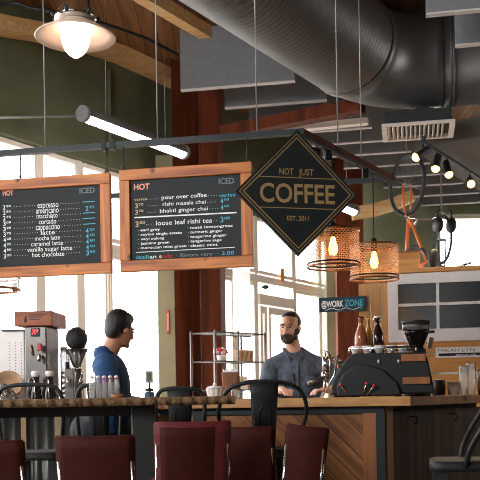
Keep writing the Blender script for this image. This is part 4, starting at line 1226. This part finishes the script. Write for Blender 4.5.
# ------------------------------------------------------------------ hanging bicycles
def bicycle(label, paint, wheel_c, Y, yaw, roll=0, scale=1.0, fork='orange_paint'):
    """Hung nose up: front wheel at the top; local x = to the side of the frame plane, z up."""
    c = at(wheel_c[0], wheel_c[1], Y)
    r = thing('bicycle', label, 'bicycle', c, yaw)
    Rw = .315 * scale
    def circ(cx, cz, rad, n=40): return [(cx + rad * math.cos(2 * math.pi * i / n), 0, cz + rad * math.sin(2 * math.pi * i / n)) for i in range(n)]
    S = scale
    for nm, (cx, cz) in (('wheel', (0, 0)), ('wheel', (.10 * S, -1.0 * S))):
        w = MB().tube(circ(cx, cz, Rw), .019 * S, 8, closed=True).build(nm, M['rubber'], r)
        MB().tube(circ(cx, cz, Rw - .022 * S), .009 * S, 6, closed=True).build('rim', M['steel'], w)
        mb = MB()
        for k_ in range(16): a = 2 * math.pi * k_ / 16; mb.tube([(cx, .02 * (-1) ** k_, cz), (cx + (Rw - .025) * math.cos(a), 0, cz + (Rw - .025) * math.sin(a))], .0018, 4, caps=False)
        mb.cone((cx, -.045, cz), (cx, .045, cz), .02, .02, 10); mb.build('spokes', M['cable'], w)
    # geometry: head tube, seat, bottom bracket
    hd0, hd1 = V(.02, 0, -.36) * S, V(.1, 0, -.46) * S
    bbk, st = V(-.06, 0, -.95) * S + V(.0, 0, 0), V(.33, 0, -.86) * S
    rear = V(.10, 0, -1.0) * S
    mb = MB(); 
    for a, b, rr in ((hd0, hd1, .022), (hd1, st, .016), (hd0, bbk, .019), (bbk, st + V(.04, 0, 0), .016), (bbk, rear, .01), (st, rear, .009)): mb.tube([a, b], rr * S, 8)
    mb.build('frame', M[paint], r)
    mb = MB()
    for s in (-1, 1): mb.tube([hd0 + V(0, s * .02, 0), V(-.01, s * .05, -.2) * S, V(0, s * .05, 0)], .011 * S, 8)
    mb.build('fork', M[fork], r)
    hb = MB(); h = hd1 + V(.09, 0, .06) * S
    hb.tube([hd1, h], .012 * S, 8); hb.tube([h + V(.06, -.26, .05) * S, h + V(.01, -.12, 0) * S, h, h + V(.01, .12, 0) * S, h + V(.06, .26, .05) * S], .011 * S, 8)
    hb.build('handlebar', M['chrome'], r)
    for s in (-1, 1): MB().tube([h + V(.035, s * .2, .03) * S, h + V(.065, s * .3, .055) * S], .016 * S, 8).build('grip', M['rubber'], r)
    sd = MB(); sd.ell(st + V(.13, 0, -.02) * S, (.035 * S, .07 * S, .13 * S)); sd.build('saddle', M['black'], r)
    sp_ = MB(); sp_.tube([st, st + V(.12, 0, -.02) * S], .012 * S, 8); sp_.build('seat_post', M['chrome'], r)
    cr_ = MB(); cr_.tube([(bbk.x + .09 * S * math.cos(a), -.05, bbk.z + .09 * S * math.sin(a)) for a in [2 * math.pi * i / 20 for i in range(20)]], .008, 6, closed=True); cr_.bar(bbk + V(0, -.06, 0), bbk + V(.12, -.06, .12) * S, .012, .02); cr_.bar(bbk + V(0, .06, 0), bbk + V(-.12, .06, -.12) * S, .012, .02)
    cr_.build('crank', M['steel'], r)
    hk = MB(); hk.tube([(0, 0, Rw + .02), (.02, 0, Rw + .06), (0, 0, Rw + .09), (0, 0, CEIL - c.z)], .008, 6); hk.build('hanging_hook', M['cable'], r)
    return r
bicycle('orange bicycle hung nose up by its front wheel above the partition', 'orange_paint', (407, 185), 9.6, R(-66), scale=1.0)
b2 = bicycle('charcoal bicycle hung nose up right of the orange one', 'dark_paint', (442, 240), 10.4, R(-80), scale=.85, fork='dark_paint')
for yy in (-.07, .09):
    mb = MB(); mb.ell((.06, yy, .16), (.1, .055, .09)); mb.tube([(.06, yy, .24), (.06, yy * 1.1, .31), (.06, yy * .5, .34)], .012, 6); mb.build('saddle_bag', M['black'], b2)

# ------------------------------------------------------------------ things on the bar
def on_bar(px, Y, z=TOP): p = at(px, 397, Y); return (p.x, p.y, z)
# espresso machine
em = thing('espresso_machine', 'black espresso machine with chrome levers on the bar', 'espresso machine', on_bar(384, 6.12), DA)
k = 6.12 / F
P = lambda px, py: ((px - 384) * k, (399.5 - py) * k)
mb = MB(); mb.prism([P(335, 397), P(334, 390), P(337, 381), P(344, 369), P(351, 360), P(356, 357), P(412, 357), P(424, 358), P(427, 364), P(432, 388), P(433, 397)], -.2, .26, lambda a, b, h: (a, h, b)); mb.build('body', M['black_steel'], em, bevel=.012)
mb = MB(); pts = [P(340, 399), P(340, 388), P(346, 377), P(356, 370), P(370, 368), P(386, 374), P(398, 386), P(402, 399)]; mb.prism([P(340, 398.8)] + pts[1:-1] + [P(402, 398.8)], -.235, -.201, lambda a, b, h: (a, h, b)); mb.build('side_cover', M['black'], em, bevel=.01)
mb = MB(); a, b = P(403, 388), P(429, 381); mb.bb(a[0], b[0], -.222, -.201, a[1], b[1]); mb.build('wood_panel', M['bar_trim'], em, bevel=.004)
mb = MB(); a, b = P(402, 366), P(425, 359); mb.bb(a[0], b[0], -.215, -.201, a[1], b[1]); mb.build('upper_wood_strip', M['bar_trim'], em, bevel=.003)
for px in (338, 354, 398):
    for yy in (-.1, .18): a = P(px, 398.8); MB().cone((a[0], yy, 0), (a[0], yy, .02), .025, .02, 10).build('foot', M['rubber'], em)
mb = MB(); z1 = P(0, 351.5)[1]; z0 = P(0, 357)[1]; xa, xb = P(352, 0)[0], P(416, 0)[0]
mb.tube([(xa, -.18, z1), (xb, -.18, z1), (xb, .24, z1), (xa, .24, z1)], .007, 8, closed=True)
for xx in (xa, xa + .14, xa + .28, xb):
    for yy in (-.18, .24): mb.tube([(xx, yy, z0 - .004), (xx, yy, z1)], .005, 6)
mb.build('cup_rail', M['chrome'], em)
# group head and levers at the left end
mb = MB(); G = lambda px, py, y=-.05: V(P(px, py)[0], y, P(px, py)[1])
mb.tube([G(345, 366), G(336, 362), G(328, 362)], .02, 10); mb.cone(G(327, 358), G(327, 374), .026, .024, 14); mb.cone(G(327, 374), G(326, 381), .03, .028, 14); mb.cone(G(326, 381), G(326, 392), .01, .008, 8)
mb.tube([G(331, 356), G(326, 352), G(327, 360)], .008, 8); mb.cone(G(332, 355, -.09), G(332, 379, -.09), .009, .009, 8); mb.build('group_head', M['chrome'], em)
mb = MB(); mb.tube([G(326, 379, -.07), G(310, 385, -.12)], [.011, .013], 8); mb.build('portafilter_handle', M['stainless'], em)
mb = MB(); mb.tube([G(340, 358, -.15), G(338, 376, -.2), G(326, 398, -.2)], .006, 8); mb.build('steam_wand', M['chrome'], em)
for (xa, ya), (xb, yb) in (((344, 387.5), (351, 397)), ((369, 386.5), (365, 397)), ((376, 388.5), (369, 398))):
    l = MB().tube([G(xa, ya, -.27), G(xb, yb, -.238)], .0045, 8).build('lever', M['chrome'], em)
    MB().ell(G(xa, ya, -.272), .011).build('knob', M['red'], l)
for px in (381, 400): MB().ell(G(px, 366, -.203), (.014, .006, .022)).build('badge', M['stainless'], em)
cup_top = TOP + P(0, 357)[1]
def cup(loc, label, r=.034, h=.05):
    o = MB().lathe([(r * .6, 0), (r * .65, .004), (r * .95, h * .6), (r, h), (r * .9, h), (r * .8, h * .6), (r * .5, .01), (0, .008)], 18)
    mbh = MB().tube([(r * .9, 0, h * .75), (r * 1.5, 0, h * .7), (r * 1.5, 0, h * .35), (r * .8, 0, h * .3)], .004, 6)
    t = thing('espresso_cup', label, 'cup', loc, R(90), 'cups on the espresso machine'); o.build('bowl', M['ceramic'], t); mbh.build('handle', M['ceramic'], t)
def em_pt(px, y): 
    q = em.matrix_world if False else Matrix.Translation(em.location) @ Matrix.Rotation(DA, 4, 'Z'); return q @ V(P(px, 0)[0], y, P(0, 357)[1] + .003)
for px, y, l in ((357.5, -.1, 'white espresso cup at the left end of the machine top'), (369, -.1, 'white espresso cup before the gap between the tall bottles'), (380.5, -.1, 'white espresso cup before the dark red bottle'), (392, -.1, 'white espresso cup between the dark red bottle and the grinder'), (403.5, -.1, 'white espresso cup at the right end of the machine top')):
    p = em_pt(px, y); cup(p, l)
def bottle(name, px, Y, z, wpx, hpx, mat, label, cap='black', swing=False, cat='bottle', group=None, neck=.36):
    p = at(px, 397, Y); k = Y / F; r = wpx / 2 * k; h = hpx * k
    o = thing(name, label, cat, (p.x, p.y, z), 0, group)
    MB().lathe([(r * .9, 0), (r, .006), (r, h * .42), (r * .97, h * .5), (r * .6, h * .68), (r * neck, h * .78), (r * neck, h * .93), (r * (neck + .06), h * .935), (r * (neck + .06), h * .955), (0, h * .956)], 20).build('glass_body', M[mat], o)
    MB().lathe([(r * (neck + .08), h * .957), (r * (neck + .08), h), (0, h)], 14).build('cap', M[cap], o)
    if swing:
        mb = MB(); rn = r * (neck + .12)
        mb.tube([(rn, 0, h * .84), (rn * 1.3, 0, h * .9), (rn * .7, 0, h * 1.0), (-rn * .7, 0, h * 1.0), (-rn * 1.3, 0, h * .9), (-rn, 0, h * .84)], .003, 6); mb.build('swing_wire', M['chrome'], o)
    return o
bz = cup_top + .002
def eb(name, px, y, *a, **k_):
    p = em_pt(px, y); o = bottle(name, 0, p.y, p.z, *a, **k_); o.location = p; return o
eb('syrup_bottle', 361.5, .08, 13, 38, 'syrup_pale', 'tall pale brown syrup bottle with dark cap on the espresso machine', neck=.38)
eb('syrup_bottle', 378, .07, 12.5, 38, 'syrup_red', 'dark red swing-top bottle on the espresso machine', cap='ceramic', swing=True, neck=.4)
eb('syrup_bottle', 368.5, .17, 9, 37, 'syrup_gold', 'golden syrup bottle standing behind the two others', cap='syrup_gold')
# coffee grinder behind the machine
gp = on_bar(417, 6.55)
gr = thing('coffee_grinder', 'coffee grinder with dark hopper behind the espresso machine', 'coffee grinder', (gp[0], gp[1], TOP), R(-5))
k = 6.55 / F
Q = lambda py: (398.5 - py) * k
MB().lathe([(.11 * .9, 0), (.1, .02), (.075, .05), (.07, Q(352)), (.05, Q(350)), (0, Q(350))], 22).build('body', M['black_steel'], gr)
MB().lathe([(.045, Q(350)), (.05, Q(349)), (.06, Q(346)), (.092, Q(336)), (.096, Q(333)), (.0, Q(333))], 24).build('hopper', M['smoked'], gr)
MB().lathe([(.097, Q(332.8)), (.1, Q(326)), (.096, Q(326)), (.093, Q(332.8))], 24).build('hopper_rim', M['clear_plastic'], gr)
MB().lathe([(.104, Q(325.9)), (.104, Q(323.5)), (.0, Q(323))], 24).build('lid', M['black'], gr)
mb = MB(); mb.box((.098, -.02, Q(346)), (.03, .05, 11 * k), Matrix.Rotation(R(14), 3, 'Y')); mb.build('spout', M['stainless'], gr)
mb = MB(); mb.tube([(.085, -.02, Q(335)), (.13, -.02, Q(334.5))], .011, 8); mb.build('handle', M['black'], gr)
# return side of bar: containers and cups
def ret(px, Y): p = at(px, 397, Y); return V(p.x, p.y, TOP)
o = MB().lathe([(.045, 0), (.05, .003), (.052, .11), (.046, .12), (.03, .124), (0, .124)], 20).build('black_canister', M['black'], loc=ret(439, 6.95)); tag(o, 'black canister right of the espresso machine', 'canister')
o = thing('paper_cup', 'short stack of clear tumblers next to the black canister', 'cups', ret(454, 6.9)); o.name = 'tumbler'
o['label'] = 'squat clear tumbler next to the black canister'; o['category'] = 'cup'
MB().lathe([(.042, 0), (.045, .002), (.052, .1), (.049, .1), (.042, .008), (0, .006)], 20).build('cup_wall', M['clear_plastic'], o)
grp = 'tall stacks of clear plastic cups'
for px, Y, hh, l in ((464.5, 6.75, .22, 'tall stack of clear plastic cups, left one of the pair on the bar'), (471.5, 6.8, .24, 'tall stack of clear plastic cups, right one of the pair on the bar')):
    prf = []; n = 12
    for i in range(n): z = .1 + (hh - .1) * i / (n - 1); prf += [(.033, z - .008), (.037, z - .002), (.036, z)]
    o = MB().lathe([(.024, 0), (.025, .002), (.032, .09)] + prf + [(.03, hh - .01), (.028, hh - .05), (0, hh - .05)], 18).build('cup_stack', M['clear_plastic'], loc=ret(px, Y)); tag(o, l, 'cups', grp)
o = MB().lathe([(.04, 0), (.045, .003), (.047, .17), (.042, .19), (.0, .192)], 18).build('dark_jar', M['growler'], loc=ret(484, 6.7)); tag(o, 'dark jar at the right edge of the picture on the bar', 'jar')
# sugar caddy and jar near the pillar on the bar
o = thing('sugar_bowl', 'fluted white ceramic sugar bowl with lid at the end of the bar', 'bowl', on_bar(215, 6.15))
mb = MB(); rows = []
for z, r in ((0, .038), (.004, .043), (.04, .052), (.068, .058), (.074, .06)): rows.append([(r * (1 + .05 * math.cos(10 * t)) * math.cos(t), r * (1 + .05 * math.cos(10 * t)) * math.sin(t), z) for t in [2 * math.pi * i / 60 for i in range(61)]])
mb.sheet(rows); mb.add([rows[0][i] for i in range(60)], [tuple(range(60))]); mb.build('bowl', M['ceramic'], o)
mb = MB(); mb.lathe([(.06, .075), (.05, .086), (.015, .093), (.011, .1), (.014, .108), (0, .112)], 20); mb.build('lid', M['ceramic'], o)
o = thing('glass_jar', 'small glass jar beside the fluted sugar bowl', 'jar', on_bar(236.5, 6.15))
MB().lathe([(.032, 0), (.035, .004), (.035, .06), (.028, .07), (.0, .071)], 18).build('glass_body', M['clear_plastic'], o); MB().lathe([(.03, .0715), (.03, .085), (0, .088)], 16).build('lid', M['stainless'], o)

# ------------------------------------------------------------------ things on the service counter
def sv(px, Y): p = at(px, 397, Y); return V(p.x, p.y, LT)
k = 6.75 / F
bw = thing('coffee_brewer', 'stainless coffee brewer with wooden header and red display', 'coffee brewer', sv(39.5, 6.75), R(-4))
Zb = lambda py: (400.5 - py) * k + (CAMZ - LT)
MB().bb(-.083, .083, -.08, .25, 0, Zb(327.5)).build('column_body', M['stainless'], bw, bevel=.008)
MB().bb(-.145, .14, -.12, .27, Zb(327.3), Zb(313)).build('wood_header', M['brewer_wood'], bw, bevel=.006)
mb = MB(); h0 = V(-.06, -.1215, Zb(320.5))
mb.add([h0 + V(a * .016, 0, b * .03) for a, b in ((0, 1), (.7, .2), (.8, -.4), (.3, -1), (-.4, -1), (-.8, -.3), (-.4, .2))], [tuple(range(7))])
for i, zz in enumerate((.022, .006, -.01)): mb.add([V(-.03, -.1215, Zb(320) + zz), V(.085 - .02 * i, -.1215, Zb(320) + zz), V(.085 - .02 * i, -.1215, Zb(320) + zz + .006), V(-.03, -.1215, Zb(320) + zz + .006)], [(0, 1, 2, 3)])
mb.build('header_logo', M['black'], bw)
ds = MB().bb(-.033, .035, -.086, -.08, Zb(337.5), Zb(329.5)).build('display', M['black'], bw)
mb = MB(); fn = lambda a, b: (a, -.0868, Zb(333) + b); put_text(mb, '29', -.02, .024, -.004, .022, fn, .02)
for a in (-.02, 0): mb.add([fn(a - .004, -.018), fn(a + .004, -.018), fn(a + .004, -.012), fn(a - .004, -.012)], [(0, 1, 2, 3)])
mb.build('display_digits', M['led'], ds)
mb = MB(); mb.tube([(.04, -.08, Zb(357)), (.045, -.13, Zb(357)), (.045, -.15, Zb(362))], .014, 8); mb.build('faucet', M['chrome'], bw)
mb = MB(); mb.bb(.03, .062, -.15, -.12, Zb(352), Zb(345)); mb.build('faucet_handle', M['red'], bw, bevel=.004)
mb = MB(); mb.tube([(-.03, -.085, Zb(346)), (-.025, -.1, Zb(350)), (-.02, -.1, Zb(356))], .007, 6); mb.build('sight_gauge', M['copper'], bw)
# white appliance left of the brewer
o = thing('white_brewer_cabinet', 'white perforated appliance at the left edge beside the brewer', 'appliance', sv(0, 6.85), R(-4))
MB().bb(-.3, .195, 0, .3, 0, Zb(330)).build('body', M['white'], o, bevel=.008)
mb = MB(); mb.bb(.02, .2, -.02, .3, Zb(329.9), Zb(328.6)); mb.build('top_edge', M['greybox'], o)
mb = MB()
for i in range(3):
    for j in range(12): mb.cone((.08 + i * .045, -.001, Zb(342 + j * 3)), (.08 + i * .045, .002, Zb(342 + j * 3)), .004, .004, 6)
mb.build('vent_holes', M['greybox'], o)
# round lidded grinder
k = 6.6 / F
o = thing('hopper_grinder', 'coffee grinder with round black hopper lid and clear funnel', 'coffee grinder', sv(77.5, 6.7))
z = lambda py: (399 - py) * k + (CAMZ - LT)
MB().lathe([(0, z(325.5)), (.03, z(326)), (.034, z(327)), (.06, z(329)), (.078, z(334)), (.08, z(338)), (.072, z(343)), (.05, z(347)), (.03, z(347.5)), (0, z(347.5))][::-1], 28).build('hopper_lid', M['rubber'], o)
MB().lathe([(.028, z(366)), (.05, z(358)), (.084, z(348)), (.08, z(348)), (.047, z(358)), (.025, z(366))], 24).build('funnel', M['clear_plastic'], o)
MB().lathe([(.0, z(350)), (.01, z(350)), (.012, z(367)), (.0, z(367))][::-1], 12).build('auger_post', M['black'], o)
MB().lathe([(.075, 0), (.075, .02), (.05, .03), (.045, z(372)), (.03, z(367.5)), (0, z(367.5))], 20).build('body', M['stainless'], o)
mb = MB(); mb.tube([(.03, -.03, z(372)), (.05, -.08, z(376)), (.03, -.1, z(386))], .012, 8); mb.tube([(.02, -.05, z(380)), (.07, -.1, z(384))], .009, 8); mb.build('dosing_lever', M['chrome'], o)
# milk tap tower
o = thing('tap_tower', 'short stainless tap tower left of the round lidded grinder', 'tap', sv(70, 6.52))
z = lambda py: (399 - py) * 6.52 / F + (CAMZ - LT)
MB().bb(-.032, .032, -.03, .03, 0, z(368)).build('column_body', M['stainless'], o, bevel=.004); MB().cone((-.018, 0, z(368)), (-.018, 0, z(361.5)), .011, .013, 10).build('tap_handle', M['black'], o)
mb = MB(); mb.tube([(.0, -.03, z(378)), (0, -.07, z(378)), (0, -.075, z(386))], .01, 8); mb.build('spout', M['chrome'], o)
# growlers
for px, l in ((36, 'dark amber growler with pale cap, left one of the pair'), (50, 'dark amber growler with pale cap, right one of the pair')):
    p = sv(px, 6.52); k = 6.52 / F
    o = thing('growler', l, 'bottle', p, 0, 'amber growlers on the service counter')
    h = (400 - 371) * k + (CAMZ - LT)
    r_ = 6.3 * k
    MB().lathe([(r_ * .95, 0), (r_, .006), (r_, h * .3), (r_ * .9, h * .45), (r_ * .62, h * .72), (r_ * .55, h * .84), (0, h * .845)], 22).build('glass_body', M['growler'], o)
    MB().lathe([(r_ * .66, h * .846), (r_ * .68, h * .97), (r_ * .6, h), (0, h)], 18).build('cap', M['ceramic'], o)
    mb = MB(); mb.tube([(-r_ * .5, -.01, h * .78), (-r_ * .9, -.02, h * .74), (-r_ * .95, -.03, h * .5), (-r_ * .98, -.01, h * .3)], .01, 8); mb.build('handle', M['stainless'], o)
# foil-wrapped tray and lid-like tan bowl
mb = MB(); rows = []
for i in range(11):
    t = i / 10 * math.pi / 2; rows.append([])
    for j in range(31):
        a = 2 * math.pi * j / 30; rr = 1 + random.uniform(-.05, .05) * (1 if j != 30 else 0)
        if j == 30: rows[-1].append(rows[-1][0])
        else: rows[-1].append((.12 * math.cos(t) * math.cos(a) * rr, .085 * math.cos(t) * math.sin(a) * rr, .17 * math.sin(t) * rr))
mb.sheet(rows)
o = mb.build('foil_parcel', M['foil'], loc=sv(2, 6.5)); tag(o, 'crumpled silver foil parcel on the service counter at the left edge', 'parcel')
o = MB().lathe([(.05, 0), (.075, .003), (.1, .06), (.11, .11), (.105, .112), (.09, .06), (0, .01)], 24, rot=Matrix.Rotation(R(0), 3, 'X')).build('tan_bowl', M['cardboard'], loc=sv(9, 6.75) + V(0, .0, .1)); 
o.rotation_euler = (R(65), R(20), 0); o.location.z = LT + .13; tag(o, 'tan paper bowl leaning behind the foil parcel', 'bowl')
o = MB().bb(-.06, .05, -.05, .05, 0, .26).build('wooden_box', M['brewer_wood'], loc=sv(-14, 6.74)); tag(o, 'small brown wooden box behind the foil parcel', 'box')
# biscuit jars
for px, py, l in ((64.5, 347, 'clear jar of biscuits next to the brewer, left of the two'), (72.5, 349, 'clear jar of biscuits next to the brewer, right of the two')):
    o = thing('biscuit_jar', l, 'jar', sv(px, 7.0), 0, 'clear biscuit jars')
    h = (400 - py) * 6.95 / F + .05
    MB().lathe([(.028, 0), (.03, .004), (.03, h * .9), (.024, h * .93), (.022, h * .93), (.027, h * .88), (.027, .008), (0, .006)], 18).build('jar_wall', M['clear_plastic'], o)
    mb = MB()
    for i in range(7): mb.cone((random.uniform(-.006, .006), 0, .015 + i * .04), (0, random.uniform(-.005, .005), .03 + i * .04), .021, .021, 12)
    mb.build('biscuits', M['cookie'], o); MB().lathe([(.029, h * .935), (.029, h), (0, h)], 16).build('lid', M['ceramic'], o)
# four small swing-top bottles in front of the blue shirt
for i, px in enumerate((92, 98.5, 104.5, 110.5, 116.5)):
    w = ['first', 'second', 'third', 'fourth', 'fifth'][i]
    p = at(px, 397, 5.33); k = 5.33 / F
    o = thing('swing_top_bottle', 'small clear swing-top bottle before the blue shirt, %s from the left' % w, 'bottle', (p.x, p.y, TT), 0, 'small clear bottles on the long table')
    h = 23 * k; r_ = 2.9 * k
    MB().lathe([(r_ * .9, 0), (r_, .004), (r_, h * .62), (r_ * .6, h * .76), (r_ * .55, h * .86), (0, h * .865)], 16).build('glass_body', M['clear_plastic'], o)
    MB().lathe([(r_ * .62, h * .87), (r_ * .7, h * .96), (0, h)], 12).build('stopper', M['ceramic'], o)
    MB().tube([(r_ * .6, -.0, h * .78), (r_ * .9, -.006, h * .86), (r_ * .5, -.0, h * .95)], .0025, 5).build('swing_wire', M['red'], o)
p = at(117, 397, 5.2)
o = MB().lathe([(.03, 0), (.034, .003), (.036, .022), (0, .023)], 18).build('small_tin', M['bar_trim'], loc=(p.x, p.y, TT)); tag(o, 'small wooden dish on the long table below the blue shirt', 'dish')

# ------------------------------------------------------------------ wall things
p = at(168, 322, YP + .29)
o = thing('alarm_sign', 'narrow faded red vertical sign on the olive column', 'sign', p)
k = 10.3 / F
MB().bb(-.017, .017, -.008, .0, -12 * k, 12 * k).build('panel', M['red_tag'], o, bevel=.003)
mb = MB(); mb.bb(-.01, .01, -.0095, -.0081, -9 * k, 9 * k); mb.build('lettering', M['chalk_coral'], o)
p = at(149.3, 377, 9.2)
# wall plate on slim post
o = thing('notice_stand', 'small grey green framed notice on a thin stand by the window', 'sign stand', (p.x, p.y, 0))
k = 9.2 / F
MB().bb(-3.6 * k, 3.6 * k, -.01, .01, p.z - 6 * k, p.z + 6 * k).build('notice', M['plate'], o); MB().bb(-2 * k, 2 * k, -.013, -.0105, p.z - 4 * k, p.z + 4 * k).build('notice_print', M['olive'], o)
mb = MB(); mb.tube([(0, .0, .02), (0, 0, p.z - 6 * k)], .012, 8); mb.cone((0, 0, 0), (0, 0, .02), .14, .13, 20); mb.build('post', M['steel'], o)
p = sv(151.0, 7.0); 
o = thing('blue_container', 'dark blue container on the end of the service counter', 'container', sv(149.5, 6.75), 0)
MB().lathe([(.035, 0), (.038, .003), (.04, .085), (.03, .1), (0, .102)], 18).build('body', M['blue'], o); MB().lathe([(.031, .1025), (.033, .125), (0, .128)], 16).build('lid', M['black'], o)
# orange sticker on the transom glass
q = wall_px(283); p = at(282.5, 275, q.y - .12)
o = MB().bar(p - DD * .05, p + DD * .05, .006, .19).build('window_sticker', M['cookie']); tag(o, 'small orange notice stuck on the glass above the entrance door', 'notice')
# WORKZONE board
pw = at(342.5, 304, 8.765); k = 8.765 / F
o = thing('workzone_sign', 'small teal chalk sign reading @WORKZONE behind the bar at the end of the pine boards', 'sign', pw, R(-13))
MB().prism([(-23.5 * k, -7.5 * k), (23.5 * k, -7.5 * k), (23.5 * k, 7 * k), (-23.5 * k, 7 * k)], -.01, .01, xz).build('panel', M['teal_board'], o)
mb = MB(); fn = lambda a, b: (a * k, -.0112, b * k); put_text(mb, '@WORK', -21, 1, -2.6, 6.2, fn, .03)
mb.tube([(a * k, -.0112, (-5 + .9 * math.sin(a * .45)) * k) for a in range(-17, 20)], .0035, 4); mb.build('lettering', M['chalk'], o)
mb = MB(); put_text(mb, 'ZONE', 2, 20.5, -2.4, 6.6, fn, .03); l = mb.build('lettering', M['chalk_blue'], o); l['label'] = 'blue chalk lettering'

# ------------------------------------------------------------------ wire shelf right of the pillar
sx0, sx1 = at(216, 397, 8.6), at(266, 397, 9.1)
sd = (sx1 - sx0); sd.z = 0; sl = sd.length; sd.normalize(); 
sh = thing('wire_shelf', 'chrome wire shelving unit between the pillar and the bearded man', 'shelving', (sx0.x, sx0.y, 0), math.atan2(sd.y, sd.x))
for xx in (0, sl * .45, sl):
    for yy in (0, .34): MB().tube([(xx, yy, 0), (xx, yy, at(240, 330, 8.7).z)], .011, 8).build('post', M['stainless'], sh)
zs = [at(240, y, 8.7).z for y in (332, 361, 390)] + [.45]
for z in zs:
    mb = MB(); mb.tube([(0, 0, z), (sl, 0, z), (sl, .34, z), (0, .34, z)], .007, 6, closed=True)
    for i in range(12): x_ = sl * (i + .5) / 12; mb.tube([(x_, 0, z), (x_, .34, z)], .0025, 4)
    mb.build('wire_shelf_tier', M['stainless'], sh)
ca, sa = sd.x, sd.y
def shp(x_, y_, z): return V(sx0.x + ca * x_ - sa * y_, sx0.y + sa * x_ + ca * y_, z)
rz = math.atan2(sd.y, sd.x)
for i, (a, w) in enumerate(((.56, .075), (.65, .075), (.74, .075), (.83, .075))):
    o = thing('packet', 'pale coffee packet on the middle shelf, %s from the left' % ['first', 'second', 'third', 'fourth'][i], 'packet', shp(a * sl, .1, zs[1] + .008), rz, 'pale packets on the middle wire shelf')
    MB().bb(-.021, .021, -.03, .03, 0, .115).build('bag', M['cardboard'], o, bevel=.008)
    mb = MB(); mb.tube([(-.01, -.031, .03), (-.01, -.031, .085), (0, -.031, .095), (.01, -.031, .085)], .004, 5); mb.build('printed_mark', M['bar_trim'], o)
for i, (a, h, w, mt, l) in enumerate(((.6, .13, .16, 'paper', 'white carton on the lower shelf of the wire rack'), (.85, .1, .13, 'cardboard', 'tan carton on the lower shelf of the wire rack'))):
    o = thing('carton', l, 'box', shp(a * sl, .15, zs[2] + .008), rz); MB().bb(-w / 2, w / 2, -.09, .09, 0, h).build('box_body', M[mt], o, bevel=.003); MB().bb(-.02, .02, -.0905, .0905, h * .4, h + .001).build('tape', M['chalk_tan'], o)
# red and white flowers in a pot
o = thing('potted_flower', 'red and white flowers on the middle shelf beside the pillar', 'plant', shp(.26 * sl, .1, zs[1] + .008), 0)
MB().lathe([(.035, 0), (.04, .003), (.05, .055), (0, .05)], 16).build('pot', M['ceramic'], o)
for m_ in ('leaf', 'paper'):
    mb = MB()
    for i in range(9): a = random.uniform(0, 6.3); rr = random.uniform(.0, .075); mb.ell((rr * math.cos(a), rr * math.sin(a), .07 + random.uniform(0, .05)), (.02, .02, .015), seg=8, rings=6)
    f = mb.build('blossom', M[m_], o); f['label'] = 'red blossoms' if m_ == 'leaf' else 'white blossoms'
# brown paper bag
bpos = on_bar(231, 6.42)
o = thing('paper_bag', 'brown kraft paper bag with white liner beside the pillar', 'bag', bpos, R(-8))
mb = MB(); rows = []
for i, (z, w, d_) in enumerate(((0, .055, .035), (.05, .058, .036), (.1, .057, .032), (.15, .06, .024), (.19, .062, .016))):
    rows.append([(w * math.copysign(abs(math.cos(t)) ** .4, math.cos(t)) + random.uniform(-.003, .003), d_ * math.copysign(abs(math.sin(t)) ** .4, math.sin(t)), z) for t in [2 * math.pi * j / 24 for j in range(24)]]); rows[-1].append(rows[-1][0])
mb.sheet(rows, .002); mb.build('bag_wall', M['kraft'], o)
mb = MB(); mb.sheet([[(x_, yy, .18 + (.03 + .008 * math.sin(x_ * 190)) * t) for x_ in [-.055 + .011 * j for j in range(11)]] for t, yy in ((0, -.004), (1, -.008))], .002); mb.build('paper_liner', M['paper'], o)
# hanging paper panels on the glass
for px0, px1, y0, y1, l in ((223, 240, 262, 336, 'white paper blind hung behind the wire shelf'),):
    a, b = wall_px(px0), wall_px(px1); Y = (a.y + b.y) / 2
    z0, z1 = at(px0, y1, Y).z, at(px0, y0, Y).z
    mb = MB(); wbox(mb, a, b, .01, z0, z1, .2); bl = thing('paper_blind', l, 'blind', (0, 0, 0)); mb.build('sheet', M['blind'], bl)
    mb = MB(); mb.tube([a + NRM * .2 + V(0, 0, z0 - .012), b + NRM * .2 + V(0, 0, z0 - .012)], .012, 8); mb.build('bottom_rod', M['stainless'], bl)
